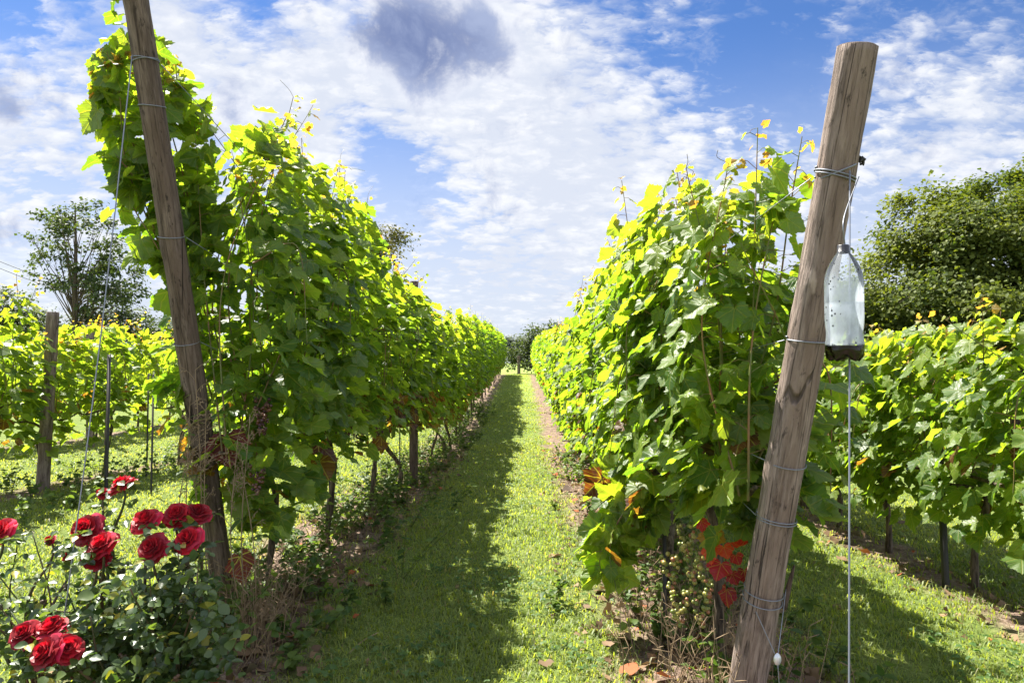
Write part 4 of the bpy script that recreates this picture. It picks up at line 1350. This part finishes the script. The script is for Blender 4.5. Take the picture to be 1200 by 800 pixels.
# leafy weeds below the vines
def undergrowth():
    rg = np.random.default_rng(55)
    st = MB()
    LP, LN, LT, LS, LC = [], [], [], [], []
    spots = []
    for _ in range(430):
        y = 2.6 + 16 * rg.random() ** 1.2
        spots.append((ROW_L + rg.normal(.02, .24), y, rg.uniform(.05, .20) if rg.random() < .66 else rg.uniform(.2, .42)))
    for _ in range(110):
        y = 2.2 + 8 * rg.random() ** 1.4
        spots.append((ROW_R + rg.normal(-.08, .22), y, rg.uniform(.05, .22)))
    for _ in range(60):
        spots.append((ROW_L2 + rg.normal(.3, .4), rg.uniform(4.5, 9), rg.uniform(.08, .3)))
    for x, y, h in spots:
        b = np.array([x, y, float(zg(x, y))])
        for q in range(rg.integers(2, 5)):
            e = b + np.array([rg.normal(0, .35 * h + .02), rg.normal(0, .35 * h + .02), h * rg.uniform(.6, 1.1)])
            pth = smoothpath([b, (b + e) / 2 + (0, 0, .02), e], 7)
            st.add(*tube(pth, .0016, 4, False), leaf_col=np.tile([.07, .09, .03, 0], (28, 1)))
            for k in range(1, 7):
                for _ in range(2):
                    LP.append(pth[k]); LN.append(np.array([0, 0, 1]) + rg.normal(0, .4, 3))
                    LT.append(np.array([rg.normal(), rg.normal(), .1])); LS.append(rg.uniform(.018, .05))
                    LC.append(lerp((.035, .075, .018), (.11, .16, .035), rg.random()))
    V, F, C, U = place(OVATE, *map(np.array, (LP, LN, LT, LS)), rgba(np.array(LC), 0))
    st.add(V, F, leaf_col=C)
    V, F = st.get()
    return V, F, st.attr('leaf_col')
V, F, C = undergrowth()
tag(link('undergrowth', mesh('undergrowth', V, F, M_GRASS, {'leaf_col': ('FLOAT_COLOR', C)})), 'low leafy green weeds growing under the vine rows', 'undergrowth', None, 'stuff')

# dead brown weed stalks
def dead_weeds():
    rg = np.random.default_rng(66)
    mb = MB()
    spots = []
    for _ in range(360):
        spots.append((ROW_R + rg.normal(-.12, .17), 2.25 + 3.2 * rg.random() ** 1.6, rg.uniform(.06, .32)))
    for _ in range(150):
        p = P(rg.normal(298, 26), 700, rg.normal(3.0, .18))
        spots.append((p[0], p[1], rg.uniform(.08, .34)))
    for _ in range(260):
        spots.append((ROW_L + rg.normal(.1, .25), rg.uniform(3.3, 10), rg.uniform(.05, .22)))
    for x, y, h in spots:
        b = np.array([x, y, float(zg(x, y)) - .01])
        e = b + np.array([rg.normal(0, .35 * h), rg.normal(0, .35 * h), h])
        pth = smoothpath([b, (b + e) / 2 + rg.normal(0, .012, 3), e], 9)
        mb.add(*tube(pth, np.linspace(.0019, .0008, 9), 4, False))
        for k in range(3):
            n0 = pth[rg.integers(3, 9)]
            d = unit(np.array([rg.normal(), rg.normal(), .6])) * rg.uniform(.02, .07)
            mb.add(*tube(np.array([n0, n0 + d * .6, n0 + d]), (.0009, .0016, .0007), 4, False))
    for _ in range(160):                                 # fallen twigs
        x = rg.choice([ROW_L + .1, ROW_R - .15]) + rg.normal(0, .22)
        y = 2.3 + 4.5 * rg.random()
        a = rg.uniform(0, 6.28); l = rg.uniform(.05, .2)
        b = np.array([x, y, float(zg(x, y)) + .006])
        e = b + np.array([math.cos(a) * l, math.sin(a) * l, rg.uniform(0, .03)])
        mb.add(*tube(smoothpath([b, (b + e) / 2 + rg.normal(0, .008, 3), e], 6), .0022, 4, False))
    return mb.get()
tag(link('dead_weeds', mesh('dead_weeds', *dead_weeds(), M_DRY)), 'dead brown weed stalks and twigs under the vines', 'dead weeds', None, 'stuff')

# dead leaves and clods on the soil strips
def litter():
    rg = np.random.default_rng(88)
    n = 4200
    row = rg.choice([ROW_L + .12, ROW_R - .16, ROW_R2 - .1], n, p=[.36, .50, .14])
    x = row + rg.normal(0, .22, n)
    y = 2.0 + 9 * rg.random(n) ** 1.7
    p = np.stack([x, y, zg(x, y) + rg.uniform(.004, .022, n)], -1)
    c = lerp((.07, .042, .028), (.26, .17, .10), rg.random((n, 1)))
    rd = rg.random(n) < .06
    c[rd] = (.28, .08, .03)
    mb = place_mixed(LEAF_T[0], p, np.array([0, 0, 1.0]) + rg.normal(0, .55, (n, 3)), rg.normal(0, 1, (n, 3)), rg.uniform(.014, .055, n) * np.where(rg.random(n) < .25, 1.3, .7), rgba(c, 0), rg)
    return mb
tag(link('leaf_litter', leafmesh('leaf_litter', litter(), M_LITTER)), 'dry brown fallen leaves scattered over the bare soil strips', 'leaf litter', None, 'stuff')

# ------------------------------------------------------------------ trees
def tree(name, base, label, cat, trunk_top, crown, seed, nclump, nleaf, lsize, cols, spread=.45, tr=.16, group=None, up=.35, surf=.55, limbs=120):
    """crown: list of ellipsoids (cx, cy, cz, rx, ry, rz) in world space, weight by volume"""
    rg = np.random.default_rng(seed)
    base = np.array([base[0], base[1], float(zg(base[0], base[1]))])
    root = thing(name, tuple(base), label, cat, group)
    E = np.array(crown, float)
    wts = np.prod(E[:, 3:], 1) ** .8
    pick = rg.choice(len(E), nclump, p=wts / wts.sum())
    d = unit(rg.normal(0, 1, (nclump, 3)))
    rad = np.where(rg.random(nclump) < surf, rg.uniform(.80, 1.06, nclump), rg.random(nclump) ** .5)[:, None]
    cl = E[pick, :3] + d * rad * E[pick, 3:]
    keep = cl[:, 2] > base[2] + .15
    cl = cl[keep]
    wood = MB()
    tt = np.array(trunk_top, float)
    tp = smoothpath([base - (0, 0, .1), base + (tt - base) * .35 + rg.normal(0, .06, 3), base + (tt - base) * .7 + rg.normal(0, .08, 3), tt], 24)
    wood.add(*tube(tp, np.linspace(tr, tr * .12, 24), 9))
    order = rg.permutation(len(cl))
    for q in order[:min(len(cl), limbs)]:
        f = np.clip((cl[q, 2] - base[2]) / (tt[2] - base[2]) * rg.uniform(.35, .75), .15, .95)
        s = tp[int(f * 23)]
        mid = s * .45 + cl[q] * .55 + np.array([0, 0, -up * .3 * np.linalg.norm(cl[q] - s)]) * .4 + rg.normal(0, .08, 3)
        r0 = tr * .22 * (1 - f * .5)
        wood.add(*tube(smoothpath([s, mid, cl[q]], 9), np.linspace(r0, r0 * .14, 9), 5, False))
        for _ in range(3):
            e = cl[q] + rg.normal(0, spread * .9, 3)
            wood.add(*tube(smoothpath([mid * .25 + cl[q] * .75, (cl[q] + e) / 2 + rg.normal(0, .05, 3), e], 5), np.linspace(r0 * .22, .004, 5), 4, False))
    part('trunk', *wood.get(), M_BARK, root)
    k = len(cl)
    per = np.maximum(4, (nleaf / k * rg.uniform(.4, 1.6, k)).astype(int))
    idx = np.repeat(np.arange(k), per)
    sig = spread * rg.uniform(.6, 1.25, k)[idx]
    off = rg.normal(0, 1, (len(idx), 3)) * sig[:, None] * [1, 1, .75]
    pos = cl[idx] + off
    ok = pos[:, 2] > base[2] + .05
    pos, idx = pos[ok], idx[ok]
    n = len(pos)
    out = unit(pos - E[:, :3].mean(0))
    nr = out * .5 + np.array([0, 0, .7]) + rg.normal(0, .55, (n, 3))
    tipd = out * .5 + np.array([0, 0, -.3]) + rg.normal(0, .7, (n, 3))
    cu = np.clip(.5 * rg.random(k)[idx] + .5 * rg.random(n), 0, 1)[:, None]
    V, F, C, U = place(RHOMB, pos, nr, tipd, lsize * rg.uniform(.6, 1.4, n), rgba(lerp(cols[0], cols[1], cu), 0))
    part('crown', V, F, M_TREE, root, {'leaf_col': ('FLOAT_COLOR', C), 'leaf_uv': ('FLOAT_VECTOR', U)}, False)
    return root
DG = ((.024, .050, .011), (.125, .145, .024))
BG = ((.022, .040, .018), (.060, .082, .034))
YD = 13.5
def el(px, py, Yd, rx, rz, ry=None):
    c = P(px, py, Yd)
    return (*c, rx, ry or rx, rz)
tree('broadleaf_tree', (P(1195, 400, YD)[0], YD), 'large dense dark green tree rising behind the vines on the right', 'tree', P(1190, 255, YD),
     [el(1195, 310, YD, 1.9, 1.7), el(1085, 295, YD, .85, .95), el(1058, 340, YD, .75, .95), el(1130, 300, YD, 1.4, 1.6), el(1115, 335, YD, 1.5, 1.5), el(1260, 285, YD + .3, 2.2, 2.0), el(1075, 370, YD - .3, 1.1, .9), el(1150, 395, YD - .6, 2.0, 1.2), el(1108, 275, YD, .9, .75), el(1165, 255, YD, 1.0, .75), el(1300, 340, YD, 2.4, 2.2)],
     1, 330, 165000, .074, DG, .21, .17, surf=.8, limbs=90)
tree('hedge_shrub', (P(960, 420, 14.5)[0], 14.5), 'dark leafy shrub between the leaning post and the large tree', 'shrub', P(960, 370, 14.5),
     [el(930, 375, 14.5, 1.2, 1.1), el(1000, 395, 14.5, 1.3, 1.0), el(880, 390, 14.6, 1.1, .9)], 2, 110, 26000, .09, DG, .28, .08, surf=.7)
tree('field_tree', (P(92, 380, 36)[0], 36), 'airy tree with fine branches standing alone against the sky on the left', 'tree', P(88, 240, 36),
     [el(92, 285, 36, 2.2, 2.3), el(60, 320, 36, 1.3, 1.3), el(130, 325, 36, 1.6, 1.2), el(75, 255, 36, 1.3, 1.2), el(112, 345, 36, 2.2, .9), el(152, 340, 36, 1.0, .7)],
     3, 120, 6000, .17, BG, .25, .20, surf=.6, limbs=75)
for k, (px, py, Yd, rx, rz, lab) in enumerate([(8, 362, 38, 1.2, .9, 'dark bush at the left picture edge under the airy tree'),
                                              (135, 376, 38, 1.8, .7, 'dark bush right of the airy tree, behind the weathered posts'),
                                              (200, 392, 40, 2.0, .8, 'dark bush seen just left of the dark leaning post'),
                                              (65, 382, 39, 2.0, .7, 'dark bush directly under the airy tree')]):
    tree('hedge_bush', (P(px, 400, Yd)[0], Yd), lab, 'bush', P(px, py, Yd), [el(px, py, Yd, rx, rz), el(px + 12, py + 18, Yd, rx * 1.1, rz)], 10 + k, 60, 5000, .15, BG, .35, .09, 'bushes behind the left vines', surf=.7)
tree('oak_tree', (P(415, 400, 32)[0], 32), 'tree whose twiggy top shows just above the left vine row', 'tree', P(420, 262, 32),
     [el(400, 300, 32, 2.0, 1.7), el(450, 290, 32, 1.3, 1.0), el(462, 272, 32, .7, .5), el(350, 310, 32, 1.8, 1.5)], 20, 110, 9000, .13, ((.03, .045, .018), (.10, .085, .035)), .28, .16, surf=.65)
tree('end_bush', (P(636, 430, 42)[0], 42), 'dark green bush closing the far end of the grass path', 'bush', P(640, 395, 42),
     [el(640, 400, 42, 1.5, 1.1), el(618, 412, 42, 1.2, .9), el(632, 425, 41.6, 1.5, .8), el(672, 400, 42.5, 1.6, 1.1), el(600, 425, 42, .6, .55)], 21, 110, 9000, .15, BG, .26, .09, surf=.75)
for k, px in enumerate((578, 590, 601, 612)):
    Yd = 240
    tree('distant_tree', (P(px, 415, Yd)[0], Yd), ('far grey-blue tree on the skyline beyond the path end, first from the left', 'far grey-blue tree on the skyline beyond the path end, second from the left',
          'far grey-blue tree on the skyline left of the path-end bush', 'far grey-blue tree half hidden by the path-end bush')[k], 'tree', P(px, 396, Yd),
         [el(px, 404, Yd, 2.6, 3.0), el(px + 3, 410, Yd, 3.0, 2.5)], 30 + k, 40, 1800, .55, ((.045, .06, .06), (.08, .10, .09)), .7, .3, 'trees on the skyline', surf=.7)  # grey-blue leaf colour paints in the distance haze

# overhead cables far left
for k, (y0, y1) in enumerate(((308, 322), (316, 330))):
    a, b = P(-60, y0 - 26, 48), P(150, y1 + 34, 52)
    wire('overhead_cable', [a, (a + b) / 2 + np.array([0, 0, -.3]), b], .025, ('upper', 'lower')[k] + ' dark overhead cable running behind the airy tree at the left edge', 'cable', 'overhead cables', 30, M_CABLE)
